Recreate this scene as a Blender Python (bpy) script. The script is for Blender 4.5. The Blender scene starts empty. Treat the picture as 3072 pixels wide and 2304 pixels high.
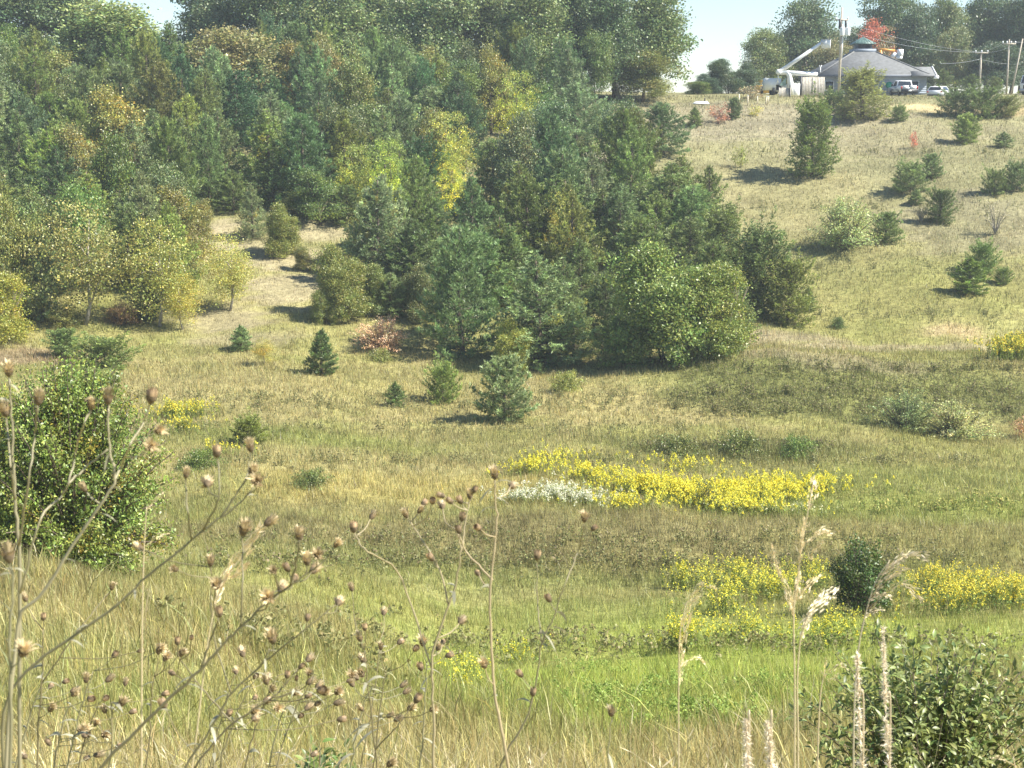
import bpy, math, random
import numpy as np
from mathutils import Vector, Matrix

# ------------------------------------------------------------------ camera, sky, sun, exposure
S = bpy.context.scene
COL = S.collection
F = 4600.0                     # focal length in pixels of the 3072 x 2304 photograph
PITCH = math.atan(812 / F)     # the eye looks down into the hollow
cam_d = bpy.data.cameras.new('camera')
cam_d.sensor_width = 36.0
cam_d.lens = 36.0 * F / 3072
cam_d.clip_start = 0.05
cam_d.clip_end = 4000
cam_d.dof.use_dof = True
cam_d.dof.focus_distance = 70
cam_d.dof.aperture_fstop = 26
cam = bpy.data.objects.new('camera', cam_d)
COL.objects.link(cam)
cam.location = (0, 0, 0)
cam.rotation_euler = (math.pi / 2 - PITCH, 0, 0)
S.camera = cam

SUN_AZ = math.radians(104)     # clockwise from the view direction (+Y): sun stands to the right, a little behind the eye
SUN_EL = math.radians(47)
W = bpy.data.worlds.new('World')
S.world = W
W.use_nodes = True
nt = W.node_tree
sky = nt.nodes.new('ShaderNodeTexSky')
sky.sky_type = 'NISHITA'
sky.sun_disc = False
sky.sun_elevation = SUN_EL
sky.sun_rotation = SUN_AZ
sky.air_density = 1.0
sky.dust_density = 0.0
sky.ozone_density = 4.0
nt.links.new(sky.outputs[0], nt.nodes['Background'].inputs[0])
nt.nodes['Background'].inputs[1].default_value = 0.078
sl = bpy.data.lights.new('sun', 'SUN')
sl.energy = 5.0
sl.angle = math.radians(0.6)
sl.color = (1.0, 0.945, 0.85)
sun = bpy.data.objects.new('sun', sl)
COL.objects.link(sun)
sd = Vector((math.sin(SUN_AZ) * math.cos(SUN_EL), math.cos(SUN_AZ) * math.cos(SUN_EL), math.sin(SUN_EL)))
sun.rotation_euler = sd.to_track_quat('Z', 'Y').to_euler()
sun.location = (60, -40, 80)

S.view_settings.view_transform = 'Standard'
S.view_settings.look = 'None'
S.view_settings.exposure = 1.27
S.view_settings.gamma = 1.0
S.render.engine = 'CYCLES'
S.cycles.use_denoising = True
S.cycles.max_bounces = 6
S.cycles.diffuse_bounces = 3
S.cycles.transmission_bounces = 4
S.cycles.volume_bounces = 0
S.cycles.sample_clamp_indirect = 4

rng = np.random.default_rng(7)
random.seed(7)

# ------------------------------------------------------------------ terrain as a function of x, y
def ray(u, v):
    cx, cy = (u - 1536) / F, (1152 - v) / F
    c, s = math.cos(PITCH), math.sin(PITCH)
    return np.array((cx, c + cy * s, -s + cy * c))
def at(u, v, Y):
    d = ray(u, v)
    return d * (Y / d[1])
K = 3072 / 2212.0              # the enlarged view the measurements were read from
# profiles across the hollow, (distance, row in the photograph) along five sight lines
PROF = {
    0:    [(13, 2304), (18, 2010), (23, 1800), (28, 1730), (34, 1740), (60, 1500), (80, 1240), (95, 1075), (101, 1000), (112, 860), (135, 600), (160, 345), (168, 290), (176, 262), (190, 258)],
    768:  [(14, 2304), (20, 2075), (28, 1900), (38, 1775), (50, 1650), (55, 1560), (59, 1533), (66, 1415), (80, 1255), (95, 1100), (103, 1000), (110, 890), (120, 755), (127, 668), (140, 540), (165, 322), (172, 288), (190, 262)],
    1536: [(16, 2304), (24, 2140), (36, 1985), (45, 1865), (50, 1778), (54, 1640), (57.5, 1540), (60, 1524), (66, 1445), (75, 1350), (86, 1230), (97, 1110), (105, 1000), (112, 910), (130, 690), (150, 470), (168, 315), (174, 292), (190, 272)],
    2304: [(17, 2304), (26, 2120), (38, 1960), (46, 1850), (50.5, 1775), (55, 1640), (58, 1562), (61, 1545), (70, 1420), (84, 1268), (86.5, 1225), (89, 1140), (91.5, 1074), (94, 1052), (101, 1030), (107, 975), (130, 700), (148, 518), (160, 400), (172, 315), (176, 296), (182, 287), (190, 283)],
    3072: [(17, 2304), (26, 2090), (38, 1930), (46, 1810), (50.5, 1745), (55, 1650), (58, 1592), (61, 1570), (70, 1440), (84, 1318), (87.5, 1270), (91, 1170), (94, 1095), (97, 1074), (104, 1040), (113, 880), (128, 690), (142, 510), (160, 372), (172, 310), (176, 293), (182, 287), (190, 283)],
}
YG = np.arange(-60, 900, 0.5)
ker = np.exp(-0.5 * (np.arange(-8, 9) / 2.6) ** 2)
ker /= ker.sum()
AU, ZT = [], []
for u, pr in PROF.items():
    ys, zs = [-60, 0.0, 2.0, 5.0], [-1.6, -1.6, -2.0, -3.1]
    for Y, v in pr:
        ys.append(Y)
        zs.append(at(u, v, Y)[2])
    ys += [230, 900]
    zs += [zs[-1] + 0.6, zs[-1] + 2.0]
    z = np.interp(YG, ys, zs)
    z = np.convolve(np.pad(z, 8, mode='edge'), ker, mode='valid')
    AU.append((u - 1536) / F)
    ZT.append(z)
AU, ZT = np.array(AU), np.array(ZT)

_PH = [(0.9, 0.31, 1.3), (0.37, 0.83, 4.1), (1.7, 1.1, 0.4), (0.21, 0.17, 2.2), (2.3, -1.9, 5.0)]
def bumps(x, y):
    b = 0.10 * np.sin(0.9 * x + 0.31 * y + 1.3) * np.sin(0.37 * y - 0.5 * x)
    b += 0.07 * np.sin(1.7 * x + 1.1 * y + .4) * np.cos(1.3 * y - 0.7 * x + 1)
    b += 0.30 * np.sin(0.21 * x + 0.17 * y + 2.2) * np.sin(0.13 * y - 0.19 * x)
    return b
def h(x, y):
    x, y = np.asarray(x, float), np.asarray(y, float)
    a = np.clip(x / np.maximum(y, 4.0), AU[0], AU[-1])
    k = np.clip(np.searchsorted(AU, a) - 1, 0, len(AU) - 2)
    t = (a - AU[k]) / (AU[k + 1] - AU[k])
    t = t * t * (3 - 2 * t) * 0.6 + t * 0.4
    fi = np.clip((y - YG[0]) / 0.5, 0, len(YG) - 1.001)
    i = fi.astype(int)
    w = fi - i
    z0 = ZT[k, i] * (1 - w) + ZT[k, i + 1] * w
    z1 = ZT[k + 1, i] * (1 - w) + ZT[k + 1, i + 1] * w
    fade = np.clip((y - 6) / 10, 0, 1) * np.clip((176 - y) / 8, 0, 1)
    return z0 * (1 - t) + z1 * t + bumps(x, y) * fade * 0.8
def ground_at(u, v):
    d = ray(u, v)
    d = d / d[1]
    Y = np.arange(4, 240, 0.1)
    x, z = d[0] * Y, d[2] * Y
    below = z < h(x, Y)
    i = int(np.argmax(below)) if below.any() else len(Y) - 1
    return np.array((x[i], Y[i], float(h(x[i], Y[i]))))
def stand(u, Y, v=700):
    x = at(u, v, Y)[0]
    return np.array((x, Y, float(h(x, Y))))

# ------------------------------------------------------------------ mesh helpers
class G:
    """collects triangles and quads with an optional tint for every point"""
    def __init__(s):
        s.v, s.t, s.q, s.c, s.n = [], [], [], [], 0
    def add(s, V, T=None, Q=None, c=None):
        V = np.asarray(V, float).reshape(-1, 3)
        if T is not None:
            s.t.append(np.asarray(T, int).reshape(-1, 3) + s.n)
        if Q is not None:
            s.q.append(np.asarray(Q, int).reshape(-1, 4) + s.n)
        if c is None:
            c = np.ones((len(V), 3))
        c = np.asarray(c, float)
        if c.ndim == 1:
            c = np.tile(c, (len(V), 1))
        s.c.append(c)
        s.v.append(V)
        s.n += len(V)
    def tube(s, pts, rad, sides=5, c=None, cap=True):
        pts = np.asarray(pts, float)
        n = len(pts)
        rad = np.broadcast_to(np.asarray(rad, float), (n,))
        tg = np.gradient(pts, axis=0)
        tg /= np.linalg.norm(tg, axis=1)[:, None] + 1e-9
        ref = np.array((0.0, 0, 1)) if abs(tg[0][2]) < 0.9 else np.array((1.0, 0, 0))
        a = np.cross(tg, ref)
        a /= np.linalg.norm(a, axis=1)[:, None] + 1e-9
        b = np.cross(tg, a)
        th = np.linspace(0, 2 * math.pi, sides, endpoint=False)
        V = pts[:, None] + rad[:, None, None] * (np.cos(th)[None, :, None] * a[:, None] + np.sin(th)[None, :, None] * b[:, None])
        i = np.arange(n - 1)[:, None] * sides
        j = np.arange(sides)[None]
        jn = (j + 1) % sides
        Q = np.stack([i + j, i + jn, i + sides + jn, i + sides + j], -1).reshape(-1, 4)
        T = None
        V = V.reshape(-1, 3)
        if cap:
            k0, k1 = len(V), len(V) + 1
            V = np.vstack([V, pts[:1], pts[-1:]])
            e = (n - 1) * sides
            T = [(k0, (q + 1) % sides, q) for q in range(sides)] + [(k1, e + q, e + (q + 1) % sides) for q in range(sides)]
        s.add(V, T, Q, c)
    def box(s, c0, size, rot=None):
        x, y, z = np.asarray(size, float) / 2
        V = np.array([(-x, -y, -z), (x, -y, -z), (x, y, -z), (-x, y, -z), (-x, -y, z), (x, -y, z), (x, y, z), (-x, y, z)])
        if rot is not None:
            V = V @ np.asarray(rot).T
        s.add(V + np.asarray(c0), Q=[(3, 2, 1, 0), (4, 5, 6, 7), (0, 1, 5, 4), (1, 2, 6, 5), (2, 3, 7, 6), (3, 0, 4, 7)])
    def prism(s, poly, x0, x1):
        """a closed outline in (y, z) drawn out from x0 to x1"""
        n = len(poly)
        V = [(x0, p[0], p[1]) for p in poly] + [(x1, p[0], p[1]) for p in poly]
        cy, cz = sum(p[0] for p in poly) / n, sum(p[1] for p in poly) / n
        V += [(x0, cy, cz), (x1, cy, cz)]
        Q = [(i, (i + 1) % n, n + (i + 1) % n, n + i) for i in range(n)]
        T = [(2 * n, (i + 1) % n, i) for i in range(n)] + [(2 * n + 1, n + i, n + (i + 1) % n) for i in range(n)]
        s.add(V, T, Q)
    def lathe(s, prof, sides=12, c=None):
        """(radius, z) outline turned about z"""
        th = np.linspace(0, 2 * math.pi, sides, endpoint=False)
        V = np.array([[(r * math.cos(t), r * math.sin(t), z) for t in th] for r, z in prof]).reshape(-1, 3)
        n = len(prof)
        Q = [(i * sides + j, i * sides + (j + 1) % sides, (i + 1) * sides + (j + 1) % sides, (i + 1) * sides + j) for i in range(n - 1) for j in range(sides)]
        s.add(V, None, Q, c)
    def mesh(s, name, mat, smooth=False):
        me = bpy.data.meshes.new(name)
        V = np.vstack(s.v) if s.v else np.zeros((0, 3))
        t = np.vstack(s.t) if s.t else np.zeros((0, 3), int)
        q = np.vstack(s.q) if s.q else np.zeros((0, 4), int)
        me.vertices.add(len(V))
        me.vertices.foreach_set('co', V.astype(np.float32).ravel())
        nl = len(t) * 3 + len(q) * 4
        me.loops.add(nl)
        me.loops.foreach_set('vertex_index', np.concatenate([t.ravel(), q.ravel()]).astype(np.int32))
        me.polygons.add(len(t) + len(q))
        st = np.concatenate([np.arange(len(t)) * 3, len(t) * 3 + np.arange(len(q)) * 4]).astype(np.int32)
        me.polygons.foreach_set('loop_start', st)
        if smooth:
            me.polygons.foreach_set('use_smooth', np.ones(len(t) + len(q), bool))
        at_ = me.color_attributes.new('tint', 'FLOAT_COLOR', 'POINT')
        C = np.vstack(s.c)
        at_.data.foreach_set('color', np.hstack([C, np.ones((len(C), 1))]).astype(np.float32).ravel())
        me.materials.append(mat)
        me.update(calc_edges=True)
        return me

def link(name, me, parent=None, loc=None, color=None):
    o = bpy.data.objects.new(name, me)
    COL.objects.link(o)
    if parent is not None:
        o.parent = parent
    if loc is not None:
        o.location = loc
    if color is not None:
        o.color = (*color, 1)
    return o
def tag(o, label=None, cat=None, group=None, kind=None):
    if label: o['label'] = label
    if cat: o['category'] = cat
    if group: o['group'] = group
    if kind: o['kind'] = kind
    return o
def empty(name, loc=(0, 0, 0), rz=0.0):
    o = bpy.data.objects.new(name, None)
    o.empty_display_size = 0.2
    COL.objects.link(o)
    o.location = loc
    o.rotation_euler = (0, 0, rz)
    return o

# ------------------------------------------------------------------ materials
def new_mat(name):
    m = bpy.data.materials.new(name)
    m.use_nodes = True
    n = m.node_tree
    n.nodes.clear()
    return m, n, n.nodes.new('ShaderNodeOutputMaterial')
def foliage_mat(name, trans=0.35, gloss=0.04, noise=0.0, nscale=1.0):
    """leaf colour = object colour x per-leaf tint, part of the light passes through"""
    m, n, out = new_mat(name)
    oi = n.nodes.new('ShaderNodeObjectInfo')
    at_ = n.nodes.new('ShaderNodeAttribute'); at_.attribute_name = 'tint'
    mul = n.nodes.new('ShaderNodeMix'); mul.data_type = 'RGBA'; mul.blend_type = 'MULTIPLY'
    mul.inputs[0].default_value = 1
    n.links.new(oi.outputs['Color'], mul.inputs[6])
    n.links.new(at_.outputs['Color'], mul.inputs[7])
    col = mul.outputs[2]
    if noise:
        tc = n.nodes.new('ShaderNodeTexCoord')
        no = n.nodes.new('ShaderNodeTexNoise'); no.inputs['Scale'].default_value = nscale; no.inputs['Detail'].default_value = 3
        n.links.new(tc.outputs['Object'], no.inputs['Vector'])
        mr = n.nodes.new('ShaderNodeMapRange'); mr.inputs[1].default_value = .3; mr.inputs[2].default_value = .7
        mr.inputs[3].default_value = 1 - noise; mr.inputs[4].default_value = 1 + noise
        n.links.new(no.outputs[0], mr.inputs[0])
        m2 = n.nodes.new('ShaderNodeMix'); m2.data_type = 'RGBA'; m2.blend_type = 'MULTIPLY'; m2.inputs[0].default_value = 1
        n.links.new(col, m2.inputs[6]); n.links.new(mr.outputs[0], m2.inputs[7])
        col = m2.outputs[2]
    d = n.nodes.new('ShaderNodeBsdfDiffuse'); t = n.nodes.new('ShaderNodeBsdfTranslucent'); g = n.nodes.new('ShaderNodeBsdfGlossy')
    g.inputs['Roughness'].default_value = 0.45
    g.inputs['Color'].default_value = (1, 1, 1, 1)
    n.links.new(col, d.inputs[0]); n.links.new(col, t.inputs[0])
    x = n.nodes.new('ShaderNodeMixShader'); x.inputs[0].default_value = trans
    n.links.new(d.outputs[0], x.inputs[1]); n.links.new(t.outputs[0], x.inputs[2])
    y = n.nodes.new('ShaderNodeMixShader'); y.inputs[0].default_value = gloss
    n.links.new(x.outputs[0], y.inputs[1]); n.links.new(g.outputs[0], y.inputs[2])
    n.links.new(y.outputs[0], out.inputs[0])
    return m
def solid(name, col, rough=0.6, metal=0.0, noise=0.12, scale=3.0, bump=0.0, spec=0.4):
    """painted or weathered surface with a faint procedural mottling"""
    m, n, out = new_mat(name)
    p = n.nodes.new('ShaderNodeBsdfPrincipled')
    p.inputs['Roughness'].default_value = rough
    p.inputs['Metallic'].default_value = metal
    p.inputs['Specular IOR Level'].default_value = spec
    tc = n.nodes.new('ShaderNodeTexCoord')
    no = n.nodes.new('ShaderNodeTexNoise'); no.inputs['Scale'].default_value = scale; no.inputs['Detail'].default_value = 5
    n.links.new(tc.outputs['Object'], no.inputs['Vector'])
    r = n.nodes.new('ShaderNodeValToRGB')
    r.color_ramp.elements[0].position = .3; r.color_ramp.elements[1].position = .7
    r.color_ramp.elements[0].color = (*[c * (1 - noise) for c in col], 1)
    r.color_ramp.elements[1].color = (*[min(1, c * (1 + noise)) for c in col], 1)
    n.links.new(no.outputs[0], r.inputs[0]); n.links.new(r.outputs[0], p.inputs['Base Color'])
    if bump:
        b = n.nodes.new('ShaderNodeBump'); b.inputs['Strength'].default_value = bump
        n.links.new(no.outputs[0], b.inputs['Height']); n.links.new(b.outputs[0], p.inputs['Normal'])
    n.links.new(p.outputs[0], out.inputs[0])
    return m
LEAF = foliage_mat('leaf', 0.32, 0.035)
NEEDLE = foliage_mat('needle', 0.22, 0.035)
GRASSM = foliage_mat('grass_blade', 0.45, 0.02)
DRY = foliage_mat('dry_stalk', 0.20, 0.03)
BARK = solid('bark', (0.13, 0.10, 0.075), 0.9, noise=.35, scale=6, bump=.4)
PALEBARK = solid('pale_bark', (0.30, 0.27, 0.22), 0.9, noise=.3, scale=6, bump=.3)
def ground_mat():
    m, n, out = new_mat('meadow_soil')
    at_ = n.nodes.new('ShaderNodeAttribute'); at_.attribute_name = 'tint'
    tc = n.nodes.new('ShaderNodeTexCoord')
    prev = at_.outputs['Color']
    for sc, lo, hi in ((0.35, .8, 1.2), (3.0, .72, 1.28), (14.0, .7, 1.3)):
        no = n.nodes.new('ShaderNodeTexNoise'); no.inputs['Scale'].default_value = sc; no.inputs['Detail'].default_value = 6
        n.links.new(tc.outputs['Object'], no.inputs['Vector'])
        mr = n.nodes.new('ShaderNodeMapRange'); mr.inputs[1].default_value = .3; mr.inputs[2].default_value = .7
        mr.inputs[3].default_value = lo; mr.inputs[4].default_value = hi
        n.links.new(no.outputs[0], mr.inputs[0])
        m2 = n.nodes.new('ShaderNodeMix'); m2.data_type = 'RGBA'; m2.blend_type = 'MULTIPLY'; m2.inputs[0].default_value = 1
        n.links.new(prev, m2.inputs[6]); n.links.new(mr.outputs[0], m2.inputs[7])
        prev = m2.outputs[2]
    p = n.nodes.new('ShaderNodeBsdfPrincipled'); p.inputs['Roughness'].default_value = 1; p.inputs['Specular IOR Level'].default_value = 0.05
    b = n.nodes.new('ShaderNodeBump'); b.inputs['Strength'].default_value = .6; b.inputs['Distance'].default_value = .15
    n.links.new(no.outputs[0], b.inputs['Height']); n.links.new(b.outputs[0], p.inputs['Normal'])
    n.links.new(prev, p.inputs['Base Color']); n.links.new(p.outputs[0], out.inputs[0])
    return m
SOIL = ground_mat()

# ------------------------------------------------------------------ what grows where: patches of meadow colour
STRAW = np.array((0.40, 0.345, 0.155))
OLIVE = np.array((0.275, 0.262, 0.092))
GREEN = np.array((0.255, 0.285, 0.078))
LUSH = np.array((0.320, 0.375, 0.080))
BROWN = np.array((0.262, 0.235, 0.100))
DARKG = np.array((0.205, 0.215, 0.072))
SAND = np.array((0.38, 0.325, 0.20))
PATCH = []     # x, y, radius x, radius y, colour, strength, grass density, grass height
def patch(ud, vd, rx, ry, col, k=0.8, dens=1.0, hgt=1.0):
    p = ground_at(ud * K, vd * K)
    PATCH.append((p[0], p[1], rx, ry, np.array(col), k, dens, hgt))
# valley floor and terraces (measured in the enlarged view)
patch(900, 850, 26, 9, STRAW, .45)
patch(400, 870, 12, 8, STRAW, .5)
patch(1400, 870, 14, 6, STRAW * .95, .5)
patch(800, 1010, 12, 4, STRAW, .55)
patch(900, 1060, 9, 3.0, np.array((.42, .36, .12)), .6)
patch(650, 940, 7, 2.5, GREEN, .55)
for uu in range(480, 1800, 130):
    patch(uu, 1160 + 6 * math.sin(uu), 5.0, 2.6, BROWN, .62, 1.2)
    patch(uu + 60, 1240, 4.5, 2.2, DARKG * 1.15, .55, 1.2)
for uu in (1250, 1450, 1650):
    patch(uu, 1200, 5.0, 2.0, BROWN * .95, .55, 1.2)
patch(1900, 1150, 7, 2.0, BROWN * 1.15, .6, 1.1)
patch(2080, 1170, 7, 2.0, OLIVE * 1.05, .5, 1.1)
patch(1500, 1380, 9, 5, LUSH, .7)
patch(1700, 1450, 8, 5, LUSH, .65)
patch(1350, 1480, 5, 4, LUSH * 1.1, .7)
patch(1250, 1330, 7, 3, GREEN * 1.1, .65)
patch(1500, 1540, 4, 3, LUSH * 1.1, .65)
patch(1000, 1390, 5, 3, GREEN * 1.15, .5)
patch(1850, 1370, 7, 3, LUSH, .5)
patch(2100, 1040, 9, 4, GREEN, .55)
patch(1950, 1100, 9, 3, np.array((.25, .29, .07)), .6)
patch(1550, 800, 7, 3, GREEN * 1.0, .4)
for uu, vv in ((1560, 820), (1650, 800), (1760, 830), (1870, 840), (1980, 820), (2090, 850), (2180, 860), (1700, 870), (1850, 890)):
    patch(uu, vv, 3.8, 3.0, DARKG * .95, .85, 1.3)
for uu, vv in ((1430, 965), (1530, 985), (1640, 985), (1730, 975)):
    patch(uu, vv, 3.6, 2.4, DARKG, .7, 1.3, 1.3)
patch(1650, 725, 5, 2.2, np.array((.38, .32, .20)), .75)
for uu in (1720, 1850, 1980, 2100): patch(uu, 752, 4, 1.3, np.array((.36, .31, .18)), .65)
patch(1760, 770, 6, 2, np.array((.36, .30, .19)), .5)
# upper field: dry, pinkish brown grass with paler streaks
patch(1900, 640, 12, 7, OLIVE * 1.0, .45)
patch(1700, 420, 9, 8, STRAW * .92, .3)
patch(1650, 260, 14, 8, np.array((.30, .265, .18)), .7)
patch(1900, 300, 12, 7, np.array((.32, .285, .17)), .6)
patch(2130, 480, 8, 8, np.array((.28, .25, .16)), .5)
patch(1350, 250, 8, 6, np.array((.32, .285, .17)), .7)
patch(1990, 232, 3.4, 2.4, np.array((.56, .45, .24)), .9, .4, .6)
patch(2180, 240, 6, 3, np.array((.42, .33, .17)), .7)
patch(2060, 715, 2.5, 1.5, np.array((.48, .38, .2)), .8)
# bare sand in the clearing among the trees
patch(625, 620, 3.2, 4.0, SAND, .75, .5, .6)
patch(640, 560, 3.6, 3.0, SAND, .75, .5, .6)
patch(560, 540, 3.0, 3.0, SAND, .6, .6, .6)
patch(450, 520, 2.2, 4.5, SAND * 1.15, .9, .3, .5)
patch(690, 505, 2.5, 2.5, SAND, .7, .5, .6)
patch(480, 690, 3.5, 2.4, SAND * .85, .7, .4, .6)
patch(880, 660, 3.0, 2.0, SAND * .8, .7, .4)
patch(500, 735, 4, 1.6, SAND * .85, .55, .5)
patch(60, 770, 4, 3, np.array((.34, .25, .16)), .7)
# near slope: dry grass with greener weeds between
for uu, vv in ((60, 1560), (420, 1450), (700, 1560), (900, 1580), (1050, 1620), (1350, 1640), (1600, 1645), (250, 1620)):
    patch(uu, vv, 2.2, 1.8, STRAW * np.array((.92, .92, .88)), .65)
for uu, vv in ((180, 1500), (330, 1560), (560, 1500), (620, 1620), (820, 1500), (1180, 1600), (100, 1400), (450, 1350)):
    patch(uu, vv, 1.6, 1.5, GREEN * 1.0, .4)
patch(330, 1300, 3, 3, STRAW * .9, .5)
patch(560, 1330, 3, 4, STRAW * .9, .45)
patch(800, 1290, 4, 3, np.array((.33, .32, .10)), .6)
PX = np.array([p[:4] for p in PATCH])
def vnoise(x, y, s, seed):
    """cheap smooth noise between 0 and 1"""
    r = np.random.default_rng(seed)
    out = 0
    for k in range(4):
        a, b, c = r.uniform(-1, 1) * s * (1.6 ** k), r.uniform(-1, 1) * s * (1.6 ** k), r.uniform(0, 6.3)
        a2, b2, c2 = r.uniform(-1, 1) * s * (1.6 ** k), r.uniform(-1, 1) * s * (1.6 ** k), r.uniform(0, 6.3)
        out = out + np.sin(a * x + b * y + c) * np.sin(a2 * x + b2 * y + c2)
    return np.clip(0.5 + out * 0.28, 0, 1)
def meadow(x, y):
    """colour, density and height of the grass at a place"""
    x, y = np.asarray(x, float), np.asarray(y, float)
    n1 = vnoise(x, y, 0.22, 3)[:, None]
    n2 = vnoise(x, y, 0.7, 4)[:, None]
    n3 = vnoise(x, y, 2.0, 5)[:, None]
    c = OLIVE * (1 - .7 * n1) + (STRAW * .86) * .7 * n1
    c = c * (1 - .35 * n2) + GREEN * .35 * n2
    # drier, tan grass up on the field below the plateau, straw on the near slope
    up = np.clip((y - 112) / 30, 0, 1)[:, None] * .75
    c = c * (1 - up) + np.array((.262, .246, .138)) * (.9 + .2 * n1) * up
    nr = np.clip((24 - y) / 8, 0, 1)[:, None] * .78 * np.clip(1.1 - (x / np.maximum(y, 1))[:, None] * 2.2, .25, 1)
    c = c * (1 - nr) + STRAW * 1.04 * nr
    dens, hgt = np.ones(len(x)), np.ones(len(x))
    wob = (n2[:, 0] - .5) * .9 + (n3[:, 0] - .5) * .7
    for (px, py, rx, ry, col, k, dn, hg) in PATCH:
        d = np.sqrt(((x - px) / rx) ** 2 + ((y - py) / ry) ** 2) + wob * .6
        w = np.clip((1.25 - d) / .6, 0, 1)
        w = w * w * (3 - 2 * w)
        c = c * (1 - k * w[:, None]) + col * k * w[:, None]
        dens = dens * (1 - w) + dens * dn * w
        hgt = hgt * (1 - w) + hgt * hg * w
    c = c * (0.88 + 0.24 * n3)
    return c, dens, hgt

# ------------------------------------------------------------------ the ground
def build_ground():
    ys = np.concatenate([np.arange(-40, 4, 2.0), np.arange(4, 30, .5), np.arange(30, 192, .6), np.arange(192, 260, 4), np.array([300, 360, 450, 560, 700])])
    av = np.linspace(-0.9, 0.9, 221)
    X = av[None, :] * (ys[:, None] + 44)
    Y = np.repeat(ys[:, None], len(av), 1)
    Z = h(X.ravel(), Y.ravel())
    c, _, _ = meadow(X.ravel(), Y.ravel())
    g = G()
    n = len(av)
    i = np.arange(len(ys) - 1)[:, None] * n
    j = np.arange(n - 1)[None]
    g.add(np.stack([X.ravel(), Y.ravel(), Z], 1), Q=np.stack([i + j, i + j + 1, i + n + j + 1, i + n + j], -1).reshape(-1, 4), c=c * .86)
    o = link('ground', g.mesh('ground', SOIL, smooth=True))
    tag(o, 'grassy hollow with terraced floor rising to a plateau', None, None, 'structure')
build_ground()

# ------------------------------------------------------------------ the grass: uncountable blades, one mesh for near and one for far
def grass(name, label, n, yq, wq, hmin, hmax, seed, amax=0.42, wpx=0.85, lean=.28, strip=False):
    r = np.random.default_rng(seed)
    cq = np.concatenate([[0], np.cumsum(wq)]); cq /= cq[-1]
    y = np.interp(r.uniform(0, 1, n), cq, yq)
    a = r.uniform(-amax, amax, n)
    x = a * y
    col, dens, hgt = meadow(x, y)
    keep = r.uniform(0, 1.3, n) < dens * (.8 + .4 * (vnoise(x, y, 4.5, 31) > .45))
    x, y, col, hgt = x[keep], y[keep], col[keep], hgt[keep]
    n = len(x)
    # blades gather in tufts
    z = h(x, y)
    H = r.uniform(hmin, hmax, n) * hgt * (0.5 + .6 * vnoise(x, y, 1.1, 9) + .45 * vnoise(x, y, 4.0, 19))
    wd = np.maximum(.0025, wpx * y / 1533) * r.uniform(.5, 1.1, n) * np.where((r.uniform(0, 1, n) < .25) & (y < 35), 2.0, 1.0)
    th = r.uniform(0, math.pi, n)
    dx, dy = np.cos(th) * wd / 2, np.sin(th) * wd / 2
    la = r.uniform(0, 2 * math.pi, n)
    lm = H * np.abs(r.normal(0, lean, n))
    lx, ly = np.cos(la) * lm - .08 * H, np.sin(la) * lm
    m = 5 if strip else 3
    V = np.empty((n, m, 3))
    V[:, 0] = np.stack([x - dx, y - dy, z - .05], 1)
    V[:, 1] = np.stack([x + dx, y + dy, z - .05], 1)
    V[:, m - 1] = np.stack([x + lx, y + ly, z + H], 1)
    if strip:
        V[:, 2] = np.stack([x + lx * .42 + dx * .8, y + ly * .42 + dy * .8, z + H * .62], 1)
        V[:, 3] = np.stack([x + lx * .42 - dx * .8, y + ly * .42 - dy * .8, z + H * .62], 1)
    b = np.exp(r.normal(0, .28, n) + .4 * (vnoise(x, y, 3.6, 21) - .5) + .3 * (vnoise(x, y, 9.0, 22) - .5))[:, None]
    hue = np.stack([1 + r.normal(0, .09, n), np.ones(n), 1 + r.normal(0, .12, n)], 1)
    c0 = col * b * hue
    dry = (r.uniform(0, 1, n) < .22)[:, None]
    tip = np.where(dry, c0 * .35 + STRAW * b * .75, c0 * 1.05)
    C = np.stack([c0, c0, c0 * .6 + tip * .4, c0 * .6 + tip * .4, tip] if strip else [c0, c0, tip], 1).reshape(-1, 3)
    k = np.arange(n)[:, None] * m
    g = G()
    if strip:
        g.add(V.reshape(-1, 3), T=k + np.array([3, 2, 4]), Q=k + np.array([0, 1, 2, 3]), c=C)
    else:
        g.add(V.reshape(-1, 3), T=k + np.array([0, 1, 2]), c=C)
    o = link(name, g.mesh(name, GRASSM))
    tag(o, label, 'grass', None, 'stuff')
grass('meadow_grass', 'dry olive and straw coloured grass covering the hollow and its slopes', 800000,
      [14, 30, 50, 62, 80, 100, 130, 180], [.10, .13, .14, .17, .17, .15, .14], .12, .36, 11, lean=.5)
grass('slope_grass', 'long pale dry grass on the near slope below the viewpoint', 42000, [4.5, 9, 16, 26], [.2, .40, .4], .15, .55, 12, wpx=.9, lean=.7, strip=True)

# ------------------------------------------------------------------ trees and shrubs: prototypes
def unit(a):
    return a / (np.linalg.norm(a, axis=-1, keepdims=True) + 1e-9)
def leaf_tint(r, n, k=.25, warm=.12):
    b = np.exp(r.normal(0, k, n))
    return np.stack([b * (1 + r.normal(0, warm, n)), b, b * (1 + r.normal(0, warm, n))], 1)
def leaves(g, r, C, size, tint, aspect=.55, up=0.3):
    """one rhombic leaf for every centre"""
    n = len(C)
    d = unit(r.normal(0, 1, (n, 3)) + np.array((0, 0, -up)))
    s = unit(np.cross(d, r.normal(0, 1, (n, 3)) + np.array((0, 0, .3))))
    L = (size * r.uniform(.7, 1.25, n))[:, None]
    Wd = L * aspect * .5
    V = np.stack([C - d * L * .5, C + s * Wd, C + d * L * .5, C - s * Wd], 1).reshape(-1, 3)
    k = np.arange(n)[:, None] * 4
    g.add(V, Q=k + np.array([0, 1, 2, 3]), c=np.repeat(tint, 4, 0))
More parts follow.
